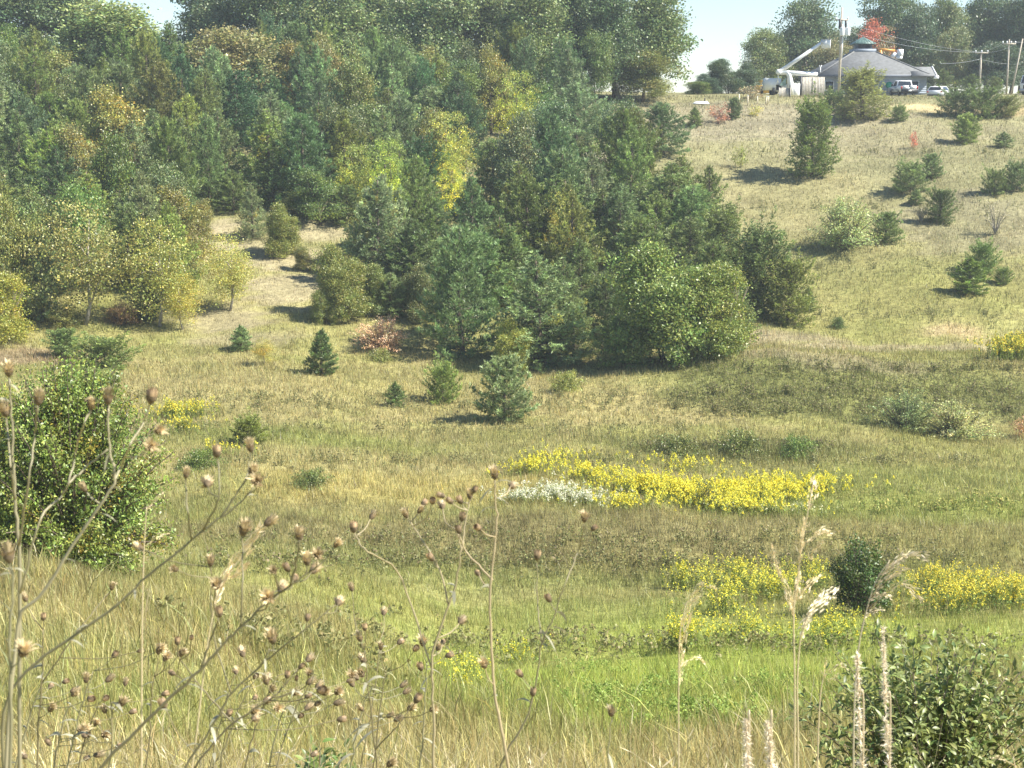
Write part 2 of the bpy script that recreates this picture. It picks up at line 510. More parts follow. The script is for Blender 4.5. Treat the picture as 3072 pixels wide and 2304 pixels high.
def needles(g, r, C, D, k, length, width, spread, tint):
    """a brush of k needles at every centre, along D"""
    n = len(C)
    Cn = np.repeat(C, k, 0); Dn = np.repeat(D, k, 0)
    d = unit(Dn + r.normal(0, spread, (n * k, 3)))
    s = unit(np.cross(d, r.normal(0, 1, (n * k, 3))))
    L = (length * r.uniform(.6, 1.2, n * k))[:, None]
    w = width * r.uniform(.7, 1.2, n * k)[:, None]
    V = np.stack([Cn - s * w * .5, Cn + s * w * .5, Cn + d * L], 1).reshape(-1, 3)
    i = np.arange(n * k)[:, None] * 3
    t = np.repeat(tint, k, 0) * np.exp(r.normal(0, .12, n * k))[:, None]
    g.add(V, T=i + np.array([0, 1, 2]), c=np.repeat(t, 3, 0))

class Proto:
    def measure(p):
        """true height and width of the grown plant, without its few farthest leaves"""
        n = len(p.crown.vertices)
        co = np.empty(n * 3, np.float32)
        p.crown.vertices.foreach_get('co', co)
        co = co.reshape(-1, 3)
        p.H = float(np.percentile(co[:, 2], 99.8))
        p.W = 2 * float(np.percentile(np.hypot(co[:, 0], co[:, 1]), 97))
        return p
def conifer(H, R, seed, spacing=.36, per=.13, k=7, nl=.25, nw=.055, spread=.55, rise=(.15, .55), power=.8, low=.05, lump=.25, brown=0.0, ragged=.2, fluff=.07):
    r = np.random.default_rng(seed)
    gt, gc = G(), G()
    zs = np.linspace(0, H, 7)
    wob = np.cumsum(r.normal(0, .012 * H, (7, 2)), 0) * .5
    tp = np.column_stack([wob[:, 0] - wob[0, 0], wob[:, 1] - wob[0, 1], zs])
    gt.tube(tp, np.linspace(.021 * H, .004 * H, 7), 7)
    Cs, Ds, Ts = [], [], []
    z = low * H
    lob = r.uniform(0, 6.28, 3)
    nbr = int(5.6 * H * .93 / spacing)
    for b in range(nbr):
        f = low + (.97 - low) * ((b + r.uniform(0, .9)) / nbr) ** .9
        z = f * H
        prof = max(0, 1 - ((f - .22) / .78 if f > .22 else 0)) ** power * min(1, f / .22 * .25 + .75)
        az = b * 2.39996 + r.normal(0, .25)
        L = R * prof * r.uniform(1 - ragged - .15, 1 + ragged * .7) * (1 + lump * math.sin(2 * az + lob[0] + 4 * f) * math.sin(5 * f + lob[1]))
        L = max(L, .07 * R)
        e = rise[0] + (rise[1] - rise[0]) * min(1, max(0, f * 1.9 - .1)) + r.normal(0, .10)
        o = np.array((math.cos(az), math.sin(az), 0))
        sd_ = np.array((-o[1], o[0], 0))
        base = np.array([np.interp(z, zs, tp[:, 0]), np.interp(z, zs, tp[:, 1]), z])
        te = math.tan(e)
        curve = lambda t: L * (te * t - .22 * t + .34 * t ** 2.2)
        tt = np.array((0, .35, .7, 1.0))
        bp = base + o * (L * tt)[:, None] + np.array((0, 0, 1)) * curve(tt)[:, None]
        gt.tube(bp, np.linspace(.005 * H * (1 - f * .7), .0012 * H, 4), 3, cap=False)
        n = max(4, int(L / per * 2.6))
        t = r.uniform(.12, 1.0, n) ** .65
        lat = r.normal(0, .26, n) * L * (1.12 - t)
        C = base + o * (L * t)[:, None] + sd_ * lat[:, None]
        C[:, 2] += curve(t) + r.normal(0, fluff, n) * R - .10 * np.abs(lat)
        D = unit(o * .42 + sd_ * np.sign(lat)[:, None] * .25 + np.array((0, 0, .95 + .4 * f)))
        bt = np.exp(r.normal(0, .15))
        tn = leaf_tint(r, n, .13, .06) * bt
        # the newest growth at the shoot tips is paler
        tn = tn * (1 + .55 * np.clip((t - .8) / .2, 0, 1))[:, None]
        if brown and r.random() < brown:
            tn = tn * np.array((1.7, 1.25, .9))
        Cs.append(C); Ds.append(D); Ts.append(tn)
    C, D, T = np.vstack(Cs), np.vstack(Ds), np.vstack(Ts)
    needles(gc, r, C, D, k, nl, nw, spread, T)
    # leader shoots
    tops = tp[-1] + np.column_stack([r.normal(0, .02 * H, (6, 2)), r.uniform(-.08, .02, 6) * H])
    needles(gc, r, tops, np.tile((0, 0, 1.0), (6, 1)), k + 4, nl * 1.2, nw, .3, leaf_tint(r, 6, .1, .05))
    p = Proto(); p.H, p.W = H * 1.02, 2 * R * .95
    p.trunk, p.crown = gt.mesh('trunk', BARK, True), gc.mesh('crown', NEEDLE)
    p.tn, p.cn, p.needle = 'trunk', 'crown', True
    return p.measure()
def broadleaf(H, R, seed, trunk=.18, clusters=150, per=48, size=.24, rc=.50, bark=None, hollow=.45, stems=1, lobes=7, mat=None, names=('trunk', 'crown'), patchy=0.0, patch_col=(1.25, 1.12, .7), flat=1.0, tvar=.25, aspect=.6, lobe=1.0, subs=0):
    r = np.random.default_rng(seed)
    gt, gc = G(), G()
    zc = H * (trunk + (1 - trunk) * .5)
    rz = H * (1 - trunk) * .5
    LD = unit(r.normal(0, 1, (lobes, 3)))
    LA = r.uniform(.12, .36, lobes) * lobe
    D = unit(r.normal(0, 1, (clusters, 3)))
    lob = 1 + (np.clip((D @ LD.T - .55) / .45, 0, 1) * LA).sum(1) - .12
    rad = (hollow + (1 - hollow) * r.uniform(0, 1, clusters) ** .6) * lob
    # an egg-shaped crown, wider below its middle
    C = np.column_stack([D[:, 0] * R * rad, D[:, 1] * R * rad, zc + D[:, 2] * rz * np.minimum(rad, 1.15)])
    if subs:
        # the crown is made of separate leafy boughs of different size, with hollows between them
        SD = unit(r.normal(0, 1, (subs, 3)) * np.array((1, 1, .9)))
        sr = r.uniform(.24, .46, subs)
        sc_ = SD * (.92 - sr)[:, None] * r.uniform(.45, 1.05, subs)[:, None]
        nlow = subs // 3                                 # skirts of boughs that hang down round the foot
        ang = r.uniform(0, 6.283) + np.arange(nlow) * 6.283 / nlow + r.normal(0, .3, nlow)
        rad_ = r.uniform(.40, .66, nlow)
        sc_[:nlow] = np.column_stack([np.cos(ang) * rad_, np.sin(ang) * rad_, r.uniform(-.80, -.52, nlow)])
        sr[:nlow] = r.uniform(.30, .40, nlow)
        pick = r.choice(subs, clusters, p=sr ** 2 / (sr ** 2).sum())
        q = unit(r.normal(0, 1, (clusters, 3)) + np.array((0, 0, .25)))
        loc = sc_[pick] + q * (sr[pick] * r.uniform(.55, 1.08, clusters))[:, None]
        shoot = r.random(clusters) < .05
        loc[shoot] *= 1.14
        C = np.column_stack([loc[:, 0] * R, loc[:, 1] * R, zc + loc[:, 2] * rz])
    C[:, 2] = np.maximum(C[:, 2], H * trunk * .75)
    C[:, 2] = np.minimum(C[:, 2], H * .98)
    bend = r.normal(0, .03 * H, 2)
    for s in range(stems):
        off = np.array((0, 0)) if stems == 1 else r.normal(0, .10 * R, 2)
        topx = (r.normal(0, .12 * R, 2) if stems == 1 else r.normal(0, .45 * R, 2))
        pts = np.array([(off[0], off[1], 0), (off[0] + bend[0] * .4 + topx[0] * .25, off[1] + bend[1] * .4 + topx[1] * .25, H * max(trunk, .15)), (off[0] + topx[0] * .6, off[1] + topx[1] * .6, zc), (off[0] + topx[0], off[1] + topx[1], H * (.66 if subs else .88))])
        if subs: pts[1:, :2] *= .55; pts[2][2] = H * .42
        r0 = .020 * H if stems == 1 else .011 * H
        gt.tube(pts, [r0, r0 * .75, r0 * .45, r0 * .12], 7 if stems == 1 else 5)
        nl = 9 if stems == 1 else 5
        for q in range(nl):
            tgt = C[r.integers(0, clusters)]
            f = r.uniform(.15, .75)
            b = pts[1] * (1 - f) + pts[3] * f if f > .3 else pts[1]
            mid = (b + tgt) / 2 + np.array((0, 0, .06 * H))
            gt.tube([b, mid, tgt], [r0 * .4, r0 * .25, r0 * .08], 4, cap=False)
    n = clusters * per
    CC = np.repeat(C, per, 0) + r.normal(0, 1, (n, 3)) * rc * np.array((1, 1, .62 * flat))
    T = leaf_tint(r, n, tvar, .10)
    ct = leaf_tint(r, clusters, .12, .08)
    if patchy:
        pd = unit(r.normal(0, 1, (2, 3)))
        sel = ((D @ pd.T).max(1) > 1 - patchy * 1.4) | (r.random(clusters) < patchy * .25)
        ct[sel] *= np.array(patch_col)
    T = T * np.repeat(ct, per, 0)
    CC[:, 2] = np.maximum(CC[:, 2], .02)
    leaves(gc, r, CC, size, T, aspect)
    p = Proto(); p.H, p.W = H, 2 * R * 1.12
    p.trunk, p.crown = gt.mesh(names[0], bark or BARK, True), gc.mesh(names[1], mat or LEAF)
    p.tn, p.cn = names
    p.needle = False
    return p.measure()
def bare_shrub(H, R, seed, n=16):
    r = np.random.default_rng(seed)
    gt, gc = G(), G()
    for q in range(n):
        az, sp = r.uniform(0, 6.28), r.uniform(.15, 1) * R
        tip = np.array((math.cos(az) * sp, math.sin(az) * sp, H * r.uniform(.6, 1)))
        mid = tip * np.array((.4, .4, .55))
        gt.tube([(0, 0, 0), mid, tip], [.02 * H, .012 * H, .004 * H], 4, cap=False)
        for w in range(7):
            f = r.uniform(.3, 1)
            b = mid * (1 - f) + tip * f
            e = b + r.normal(0, .16, 3) * H + np.array((0, 0, .12 * H))
            gc.tube([b, (b + e) / 2 + r.normal(0, .02, 3) * H, e], [.010 * H, .007 * H, .003 * H], 3, cap=False)
    p = Proto(); p.H, p.W = H, 2 * R
    p.trunk, p.crown = gt.mesh('stems', PALEBARK), gc.mesh('twigs', DRY)
    p.tn, p.cn, p.needle = 'stems', 'twigs', False
    return p

def shoots(H, R, seed, n=60, per=90, size=.08, twig=.16, aspect=.5, tvar=.28, patchy=0.0, patch_col=(1.4, .9, .7), names=('stems', 'foliage'), low=.12, lean=(0, 0), bark=None):
    """a shrub of arching shoots with leaves along their outer part"""
    r = np.random.default_rng(seed)
    gt, gc = G(), G()
    lob = r.uniform(0, 6.28, 2)
    for s in range(n):
        az = r.uniform(0, 6.28)
        q = r.uniform(0, 1) ** .6
        sp = R * q * (1 + .22 * math.sin(2 * az + lob[0]) + .14 * math.sin(3 * az + lob[1]))
        tip = np.array((math.cos(az) * sp, math.sin(az) * sp, H * (r.uniform(.70, 1.04) if q < .55 else r.uniform(.06, .92)) * (1 - .34 * q ** 3)))
        b = np.array((math.cos(az), math.sin(az), 0)) * R * .16 * r.uniform(0, 1)
        mid = b * .45 + tip * .55 + np.array((0, 0, .13 * H)) - np.array((tip[0], tip[1], 0)) * .06
        t = np.linspace(0, 1, 6)[:, None]
        P = b * (1 - t) ** 2 + 2 * mid * t * (1 - t) + tip * t ** 2
        gt.tube(P, np.linspace(.010 * H, .002 * H, 6), 4, cap=False)
        f = (low + (1 - low) * r.uniform(0, 1, per) ** .75)[:, None]
        C = b * (1 - f) ** 2 + 2 * mid * f * (1 - f) + tip * f ** 2
        C = C + r.normal(0, 1, (per, 3)) * twig * (1.15 - .75 * f) * np.array((1, 1, .8))
        C[:, 2] = np.maximum(C[:, 2], .01)
        T = leaf_tint(r, per, tvar, .09) * leaf_tint(r, 1, .14, .08)
        if patchy and r.random() < patchy:
            T = T * np.array(patch_col)
        leaves(gc, r, C, size, T, aspect, .15)
    p = Proto(); p.H, p.W = H * 1.02, 2 * R * .86
    p.trunk, p.crown = gt.mesh(names[0], bark or BARK), gc.mesh(names[1], LEAF)
    p.tn, p.cn = names
    p.needle = False
    return p.measure()
PINE = [conifer(8, 2.6, 21, fluff=.05, rise=(-.10, .55), power=.85, low=.01), conifer(8.5, 2.9, 22, fluff=.055, rise=(-.1, .5), power=.72, lump=.35, nl=.28, low=.01), conifer(7.5, 2.6, 23, fluff=.05, rise=(-.05, .6), nl=.30, power=.66, spread=.45, low=.01), conifer(9, 2.6, 24, spacing=.40, rise=(-.1, .5), power=.9, brown=.05, ragged=.3, low=.02)]
LAYER = [conifer(10, 3.6, 25, spacing=.66, per=.12, rise=(-.05, .4), power=.6, lump=.45, nl=.32, nw=.07, ragged=.4)]
CEDAR = [conifer(7, 2.0, 26, fluff=.09, spacing=.20, per=.115, k=6, nl=.20, nw=.055, rise=(-.15, 1.0), power=.42, low=.0, spread=.5, lump=.3), conifer(6, 1.7, 27, fluff=.09, spacing=.19, per=.115, k=6, nl=.2, nw=.055, rise=(-.15, 1.0), power=.36, low=.0, lump=.35)]
SMALL = [conifer(2.6, .95, 28, fluff=.035, spacing=.13, per=.06, k=6, nl=.14, nw=.032, rise=(-.1, .6), power=.95, low=.0), conifer(2.6, 1.2, 29, fluff=.04, spacing=.13, per=.065, k=6, nl=.15, nw=.034, rise=(-.1, .7), power=.72, low=.0, lump=.35), conifer(2.2, 1.4, 30, fluff=.045, spacing=.12, per=.07, k=6, nl=.15, nw=.034, rise=(-.05, .8), power=.42, low=.0, lump=.3, ragged=.22)]
HARD = [broadleaf(15, 5.0, 41, trunk=.12, clusters=420, per=64, size=.29, rc=.55, subs=22, tvar=.22), broadleaf(16, 5.6, 42, trunk=.14, clusters=460, per=60, size=.30, rc=.55, subs=26, tvar=.22), broadleaf(14, 4.0, 43, trunk=.14, clusters=360, per=60, size=.28, rc=.5, subs=18, tvar=.22)]
BROAD = [broadleaf(7, 2.7, 51, trunk=.10, clusters=230, per=60, size=.16, rc=.30, subs=13, tvar=.22), broadleaf(7, 2.9, 52, trunk=.08, clusters=250, per=60, size=.16, rc=.30, subs=15, tvar=.22), broadleaf(7.5, 2.5, 53, trunk=.10, clusters=220, per=60, size=.16, rc=.30, subs=12, patchy=.2, tvar=.22)]
ROUND = [broadleaf(6, 2.8, 54, trunk=.0, clusters=640, per=64, size=.13, rc=.24, subs=17, stems=4, tvar=.24), broadleaf(6, 2.6, 55, trunk=.0, clusters=500, per=60, size=.13, rc=.24, subs=14, stems=5, tvar=.22, patchy=.12, patch_col=(1.2, 1.05, .75))]
YMAPLE = [broadleaf(7, 2.3, 56, trunk=.08, clusters=200, per=44, size=.15, rc=.30, hollow=.15, lobes=14, tvar=.25, patchy=.33, patch_col=(2.0, 1.75, 1.1))]
THIN = [broadleaf(6, 2.0, 61, trunk=.10, clusters=210, per=44, size=.13, rc=.33, bark=PALEBARK, hollow=.2, tvar=.24), broadleaf(6, 1.9, 62, trunk=.12, clusters=180, per=42, size=.13, rc=.33, bark=PALEBARK, hollow=.25, patchy=.22, patch_col=(1.2, .98, .75), tvar=.24)]
SHRUB = [shoots(2.4, 1.5, 71, n=130, per=80, size=.085, twig=.16, low=.05), shoots(2.2, 1.6, 72, n=130, per=80, size=.085, twig=.17, low=.05)]
LOW = [shoots(.9, 1.4, 73, n=80, per=60, size=.085, twig=.14, low=.05)]
SCRAG = [broadleaf(1.6, .9, 74, trunk=.0, clusters=34, per=24, size=.13, rc=.16, stems=4, hollow=.2, names=('stems', 'foliage'), tvar=.35)]
BARE = [bare_shrub(2.2, 1.3, 75), bare_shrub(3.0, 1.2, 76, 22)]

TREES = []
def plant(protos, name, u, vtop, w, base=None, Y=None, color=(.1, .1, .1), label='', cat='tree', group=None, yaw=None, var=None, sink=.03, hmin=None):
    """u, vtop, w, base: column, top row, width and foot row read in the enlarged view; Y: distance when the foot is hidden"""
    p = protos[var if var is not None else len(TREES) % len(protos)]
    if Y is None:
        foot = ground_at(u * K, base * K)
    else:
        foot = stand(u * K, Y, vtop * K)
    top = at(u * K, vtop * K, foot[1])
    Ht = top[2] - foot[2] + sink
    if hmin: Ht = max(Ht, hmin)
    wm = w * K / F * foot[1]
    e = empty(name, (foot[0], foot[1], foot[2] - sink), random.uniform(0, 6.28) if yaw is None else yaw)
    sxy, sz = wm / p.W, Ht / p.H
    e.scale = (sxy, sxy, sz)
    tag(e, label, cat, group)
    link(p.tn, p.trunk, e)
    link(p.cn, p.crown, e, color=tuple(min(.8, c * k_) for c, k_ in zip(color, (1.92, 1.82, 1.10) if p.needle else (1.34, 1.38, 1.05))))
    TREES.append((u, foot[1], wm))
    return e
def jit(c, k=.12):
    b = math.exp(random.gauss(0, k))
    return tuple(max(.01, x * b * (1 + random.gauss(0, k * .5))) for x in c)
C_PINE = (.085, .128, .070); C_BLUE = (.115, .160, .110); C_CED = (.095, .130, .055); C_DARK = (.055, .092, .058)
C_HARD = (.125, .165, .075); C_PALE = (.22, .25, .125); C_GRN = (.115, .155, .050); C_YG = (.27, .28, .06)
C_TAN = (.27, .22, .085); C_GOLD = (.36, .27, .075); C_ORG = (.36, .22, .09); C_RED = (.48, .11, .09)
C_PINK = (.46, .26, .18); C_GREY = (.30, .27, .23)

# the tall wood along the skyline (feet hidden)
for i, (u, vt, w, Y, c, lab) in enumerate([
    (-15, -70, 250, 182, (.105, .145, .075), 'tall dark hardwood at the left end of the skyline'),
    (120, -60, 200, 188, C_HARD, 'tall hazy hardwood behind the pale green crown at far left'),
    (235, 5, 260, 168, (.20, .24, .105), 'big pale green hardwood crown at upper left beside the small sky gap'),
    (330, 70, 150, 172, (.17, .20, .09), 'smaller pale hardwood just below the small sky gap at upper left'),
    (455, -60, 190, 186, (.10, .14, .08), 'tall dark hardwood just right of the small sky gap'),
    (500, 60, 200, 158, (.215, .20, .10), 'rusty olive hardwood crown below the sky gap at upper left'),
    (590, -70, 200, 184, C_HARD, 'tall hardwood on the skyline above the rusty olive crown'),
    (700, -60, 220, 176, (.15, .19, .085), 'tall soft green hardwood left of the middle of the skyline'),
    (815, -80, 210, 185, C_HARD, 'tall hardwood in the skyline wood, first left of the middle'),
    (930, -50, 210, 174, (.135, .175, .085), 'broad hardwood in the skyline wood above the dark pines'),
    (1040, -70, 200, 182, (.165, .195, .095), 'tall greyish green hardwood on the skyline right of the middle'),
    (1150, -40, 200, 172, (.145, .18, .08), 'hardwood on the skyline straight above the yellow-green maple'),
    (1250, -75, 200, 180, C_HARD, 'tall hardwood third from the open sky on the right'),
    (1330, -45, 170, 173, (.10, .14, .07), 'dark hardwood second from the open sky on the right'),
    (1415, -30, 165, 176, (.14, .18, .08), 'hardwood at the edge of the open blue sky'),
    (1390, 110, 130, 172, (.17, .18, .065), 'low olive tree at the foot of the wood beside the open sky'),
]):
    plant(HARD, 'hardwood_tree', u, vt, w, Y=Y, color=c, label=lab, group='tall wood along the skyline', var=i % 3)
# trees behind the building, farther off, sky showing between
for i, (u, vt, w, Y, c, lab) in enumerate([
    (1655, 62, 105, 222, (.17, .20, .09), 'pale green tree left of the white boom, lowest of the skyline there'),
    (1742, -6, 145, 226, (.105, .14, .08), 'tall dark tree behind the white aerial boom'),
    (1800, 85, 110, 214, (.19, .18, .10), 'low greyish tree behind the pole with transformers'),
    (1915, -25, 150, 228, (.11, .15, .08), 'tall tree behind the red maple and cupola'),
    (1985, 10, 105, 222, (.085, .12, .075), 'narrow dark tree right of the red maple'),
    (2052, -15, 100, 225, (.15, .18, .09), 'grey green tree above the right end of the roof'),
    (2070, 60, 90, 214, (.165, .18, .09), 'pale leafy tree just right of the building roof'),
    (2140, -20, 120, 228, (.10, .14, .08), 'dark tree above the telegraph crossarm'),
    (2215, -30, 130, 224, (.09, .125, .075), 'dark tree above the truck at the right edge'),
    (2150, 90, 120, 212, (.07, .10, .065), 'low dark tree behind the telegraph poles'),
    (1700, 70, 110, 236, (.12, .15, .085), 'hazy tree farther off between the pale tree and the boom'),
    (1780, 40, 100, 238, (.11, .14, .08), 'hazy tree farther off left of the transformer pole'),
    (1850, 60, 120, 236, (.10, .13, .08), 'hazy dark tree farther off left of the red maple'),
    (1950, 50, 120, 238, (.10, .13, .08), 'hazy dark tree farther off right of the red maple'),
    (2020, 70, 110, 236, (.12, .14, .085), 'hazy tree farther off above the low roof wing'),
    (2110, 40, 130, 238, (.10, .13, .08), 'hazy tree farther off behind the T pole'),
    (2190, 80, 120, 236, (.09, .12, .075), 'hazy dark tree farther off behind the truck at the edge'),
]):
    plant(HARD, 'hardwood_tree', u, vt, w, Y=Y, color=c, label=lab, group='trees behind the building', var=(i + 1) % 3)
REDM = broadleaf(9, 2.8, 57, clusters=130, per=42, size=.26, rc=.42, patchy=.42, patch_col=(1.8, .72, .85))
plant([REDM], 'maple_tree', 1893, 40, 92, Y=204, color=(.21, .17, .11), label='red maple above the green cupola roof')
for i, (u, vt, w, Y, c, lab) in enumerate([
    (1528, 160, 60, 190, C_DARK, 'small dark evergreen left of the two at the foot of the open sky'),
    (1566, 128, 80, 192, (.07, .105, .06), 'tallest small dark evergreen under the open sky'),
    (1612, 138, 75, 194, (.07, .10, .06), 'dark evergreen between the open sky and the yellow machine'),
    (1508, 176, 60, 186, C_GRN, 'small leafy bush where the wood meets the open sky'),
    (1988, 170, 45, 196, C_DARK, 'dark evergreen behind the right corner of the building'),
    (2040, 150, 75, 196, (.08, .11, .06), 'dark evergreen between the building and the first telegraph pole'),
    (2100, 160, 60, 194, (.085, .12, .06), 'dark evergreen below the crossarm of the first telegraph pole'),
    (2150, 165, 50, 192, (.095, .12, .065), 'dull evergreen between the two telegraph poles'),
]):
    plant(ROUND if u < 1620 else PINE, 'evergreen_tree', u, vt, w, Y=Y, color=c, label=lab)

# pines and broadleaf trees crowding the wooded slope
def umax(Y):
    return float(np.interp(Y, [112, 120, 126, 132, 139, 146, 153, 168], [1480, 1510, 1500, 1450, 1395, 1330, 1300, 1300]))
GR = 'trees crowded together on the wooded slope'
row = 0
for Y in np.arange(167, 110, -5.6):
    step = 85 * 140 / Y
    u = -60 + (row % 2) * step * .5
    while u < umax(Y):
        uu, yy = u + random.gauss(0, 14), Y + random.gauss(0, 1.2)
        u += step
        if yy < 128 and 395 < uu < 810: continue
        if yy < 109 and uu < 440: continue
        if yy < 119 and uu > 1290: continue
        if any(abs(uu - a) < 48 and b - 15 < yy < b for a, b in ((1125, 152), (978, 141), (980, 134), (848, 131), (768, 132), (505, 150), (240, 140), (1255, 145), (1292, 141))): continue
        foot = stand(uu * K, yy)
        ht = random.uniform(6.5, 10.5) * (.78 + .22 * (yy - 110) / 57)
        vt = 340 - (foot[2] + ht) / yy * F
        vt = vt / K * 1.0
        q = random.random()
        side = 'left third' if uu < 430 else ('middle third' if uu < 900 else 'right third')
        hgt_ = 'high up' if yy > 150 else ('halfway up' if yy > 128 else 'low on')
        place = hgt_ + ' the wooded slope, ' + side
        if q < .68:
            tone, c = random.choice([('mid green', C_PINE), ('fresh green', (.115, .145, .055)), ('blue-green', C_BLUE), ('dark green', C_DARK), ('olive green', (.095, .122, .055))]); c = jit(c)
            plant(PINE, 'pine_tree', uu, vt, random.uniform(115, 150) * 140 / yy, Y=yy, color=c, label=tone + ' pine ' + place, group=GR, var=random.randrange(4))
        elif q < .76:
            plant(LAYER, 'white_pine_tree', uu, vt - 8, random.uniform(125, 155) * 140 / yy, Y=yy, color=jit(C_DARK), label='very dark layered pine ' + place, group=GR)
        else:
            tone, c = random.choice([('green', C_GRN), ('green', C_HARD), ('olive', (.17, .18, .07)), ('yellowish', (.20, .19, .07))]); c = jit(c)
            plant(BROAD, 'broadleaf_tree', uu, vt + 6, random.uniform(95, 125) * 140 / yy, Y=yy, color=c, label=tone + ' leafy tree ' + place, group=GR, var=random.randrange(3))
    row += 1

ORD = ['leftmost', 'second from left', 'third from left', 'fourth from left', 'fifth from left', 'sixth from left', 'seventh from left', 'eighth from left', 'ninth from left', 'tenth from left']
same = {}
for o in list(COL.objects):
    if o.get('group') == GR:
        same.setdefault(o['label'], []).append(o)
for lab, os_ in same.items():
    os_.sort(key=lambda o: o.location.x / o.location.y)
    if len(os_) > 1:
        for k, o in enumerate(os_):
            o['label'] = lab + ', ' + (ORD[k] if k < len(os_) - 1 else 'rightmost')

# trees of the slope one can point at
for (pr, nm, u, vt, w, Y, c, lab) in [
    (LAYER, 'white_pine_tree', 505, 150, 210, 150, (.04, .085, .055), 'very dark layered pine below the rusty olive crown'),
    (BROAD, 'broadleaf_tree', 240, 185, 170, 140, (.24, .22, .075), 'yellowish broadleaf tree high on the left slope'),
    (PINE, 'pine_tree', 130, 262, 190, 133, (.12, .165, .075), 'broad bright green pine on the left slope'),
    (PINE, 'pine_tree', 445, 248, 110, 131, (.085, .13, .07), 'slender pointed pine above the sandy clearing'),
    (PINE, 'pine_tree', 365, 290, 120, 128, (.10, .145, .085), 'grey-green pine left of the slender pointed pine'),
    (YMAPLE, 'broadleaf_tree', 1125, 152, 105, 150, (.27, .30, .07), 'bright yellow-green maple high in the middle of the slope'),
    (YMAPLE, 'maple_tree', 975, 240, 125, 139, (.33, .335, .09), 'yellow topped young maple amid dark pines'),
    (YMAPLE, 'maple_tree', 982, 330, 80, 132, (.36, .38, .08), 'small lemon yellow maple below the yellow topped one'),
    (YMAPLE, 'broadleaf_tree', 848, 300, 110, 129, (.25, .31, .07), 'bright lime green tree left of the dark pine gap'),
    (YMAPLE, 'broadleaf_tree', 768, 312, 95, 130, (.27, .30, .085), 'thin yellowish tree left of the lime green one'),
    (BROAD, 'broadleaf_tree', 690, 365, 120, 127, (.115, .16, .06), 'rounded green tree above the right end of the clearing'),
    (PINE, 'pine_tree', 1190, 262, 190, 140, (.095, .14, .08), 'wide pine in the middle of the slope below the bright maple'),
    (PINE, 'pine_tree', 1060, 300, 130, 136, (.10, .14, .07), 'pine just right of the yellow topped maple'),
    (PINE, 'pine_tree', 930, 420, 170, 122, (.085, .125, .07), 'pine left of the middle, above the two front pines'),
    (PINE, 'pine_tree', 1195, 380, 210, 122, (.10, .145, .075), 'broad pine with yellow leaves beside it, centre of the slope'),
    (THIN, 'maple_tree', 1215, 415, 70, 116, (.42, .40, .11), 'sparse yellow sapling in front of the broad central pine'),
    (PINE, 'pine_tree', 1432, 222, 135, 152, (.085, .13, .085), 'pointed pine by itself at the right end of the wood, grass behind it'),
    (PINE, 'pine_tree', 1300, 215, 110, 160, (.085, .12, .065), 'pine left of the small grassy gap below the skyline wood'),
    (PINE, 'pine_tree', 1455, 355, 250, 126, (.105, .14, .075), 'very broad pine above the large rounded tree'),
    (PINE, 'pine_tree', 1340, 400, 150, 121, (.085, .125, .075), 'pine between the central pine and the very broad one'),
    (BROAD, 'broadleaf_tree', 785, 430, 95, 118, (.21, .21, .07), 'yellowing tree above the orange tinged one'),
    (BROAD, 'broadleaf_tree', 1255, 300, 80, 145, (.22, .23, .10), 'pale yellowish tree beside the grey dead one'),
]:
    plant(pr, nm, u, vt, w, Y=Y, color=c, label=lab, group='trees of the wooded slope')
plant(BARE, 'dead_tree', 1292, 332, 62, Y=141, color=(.36, .33, .30), label='grey leafless tree among the pines right of centre', cat='tree', var=1)

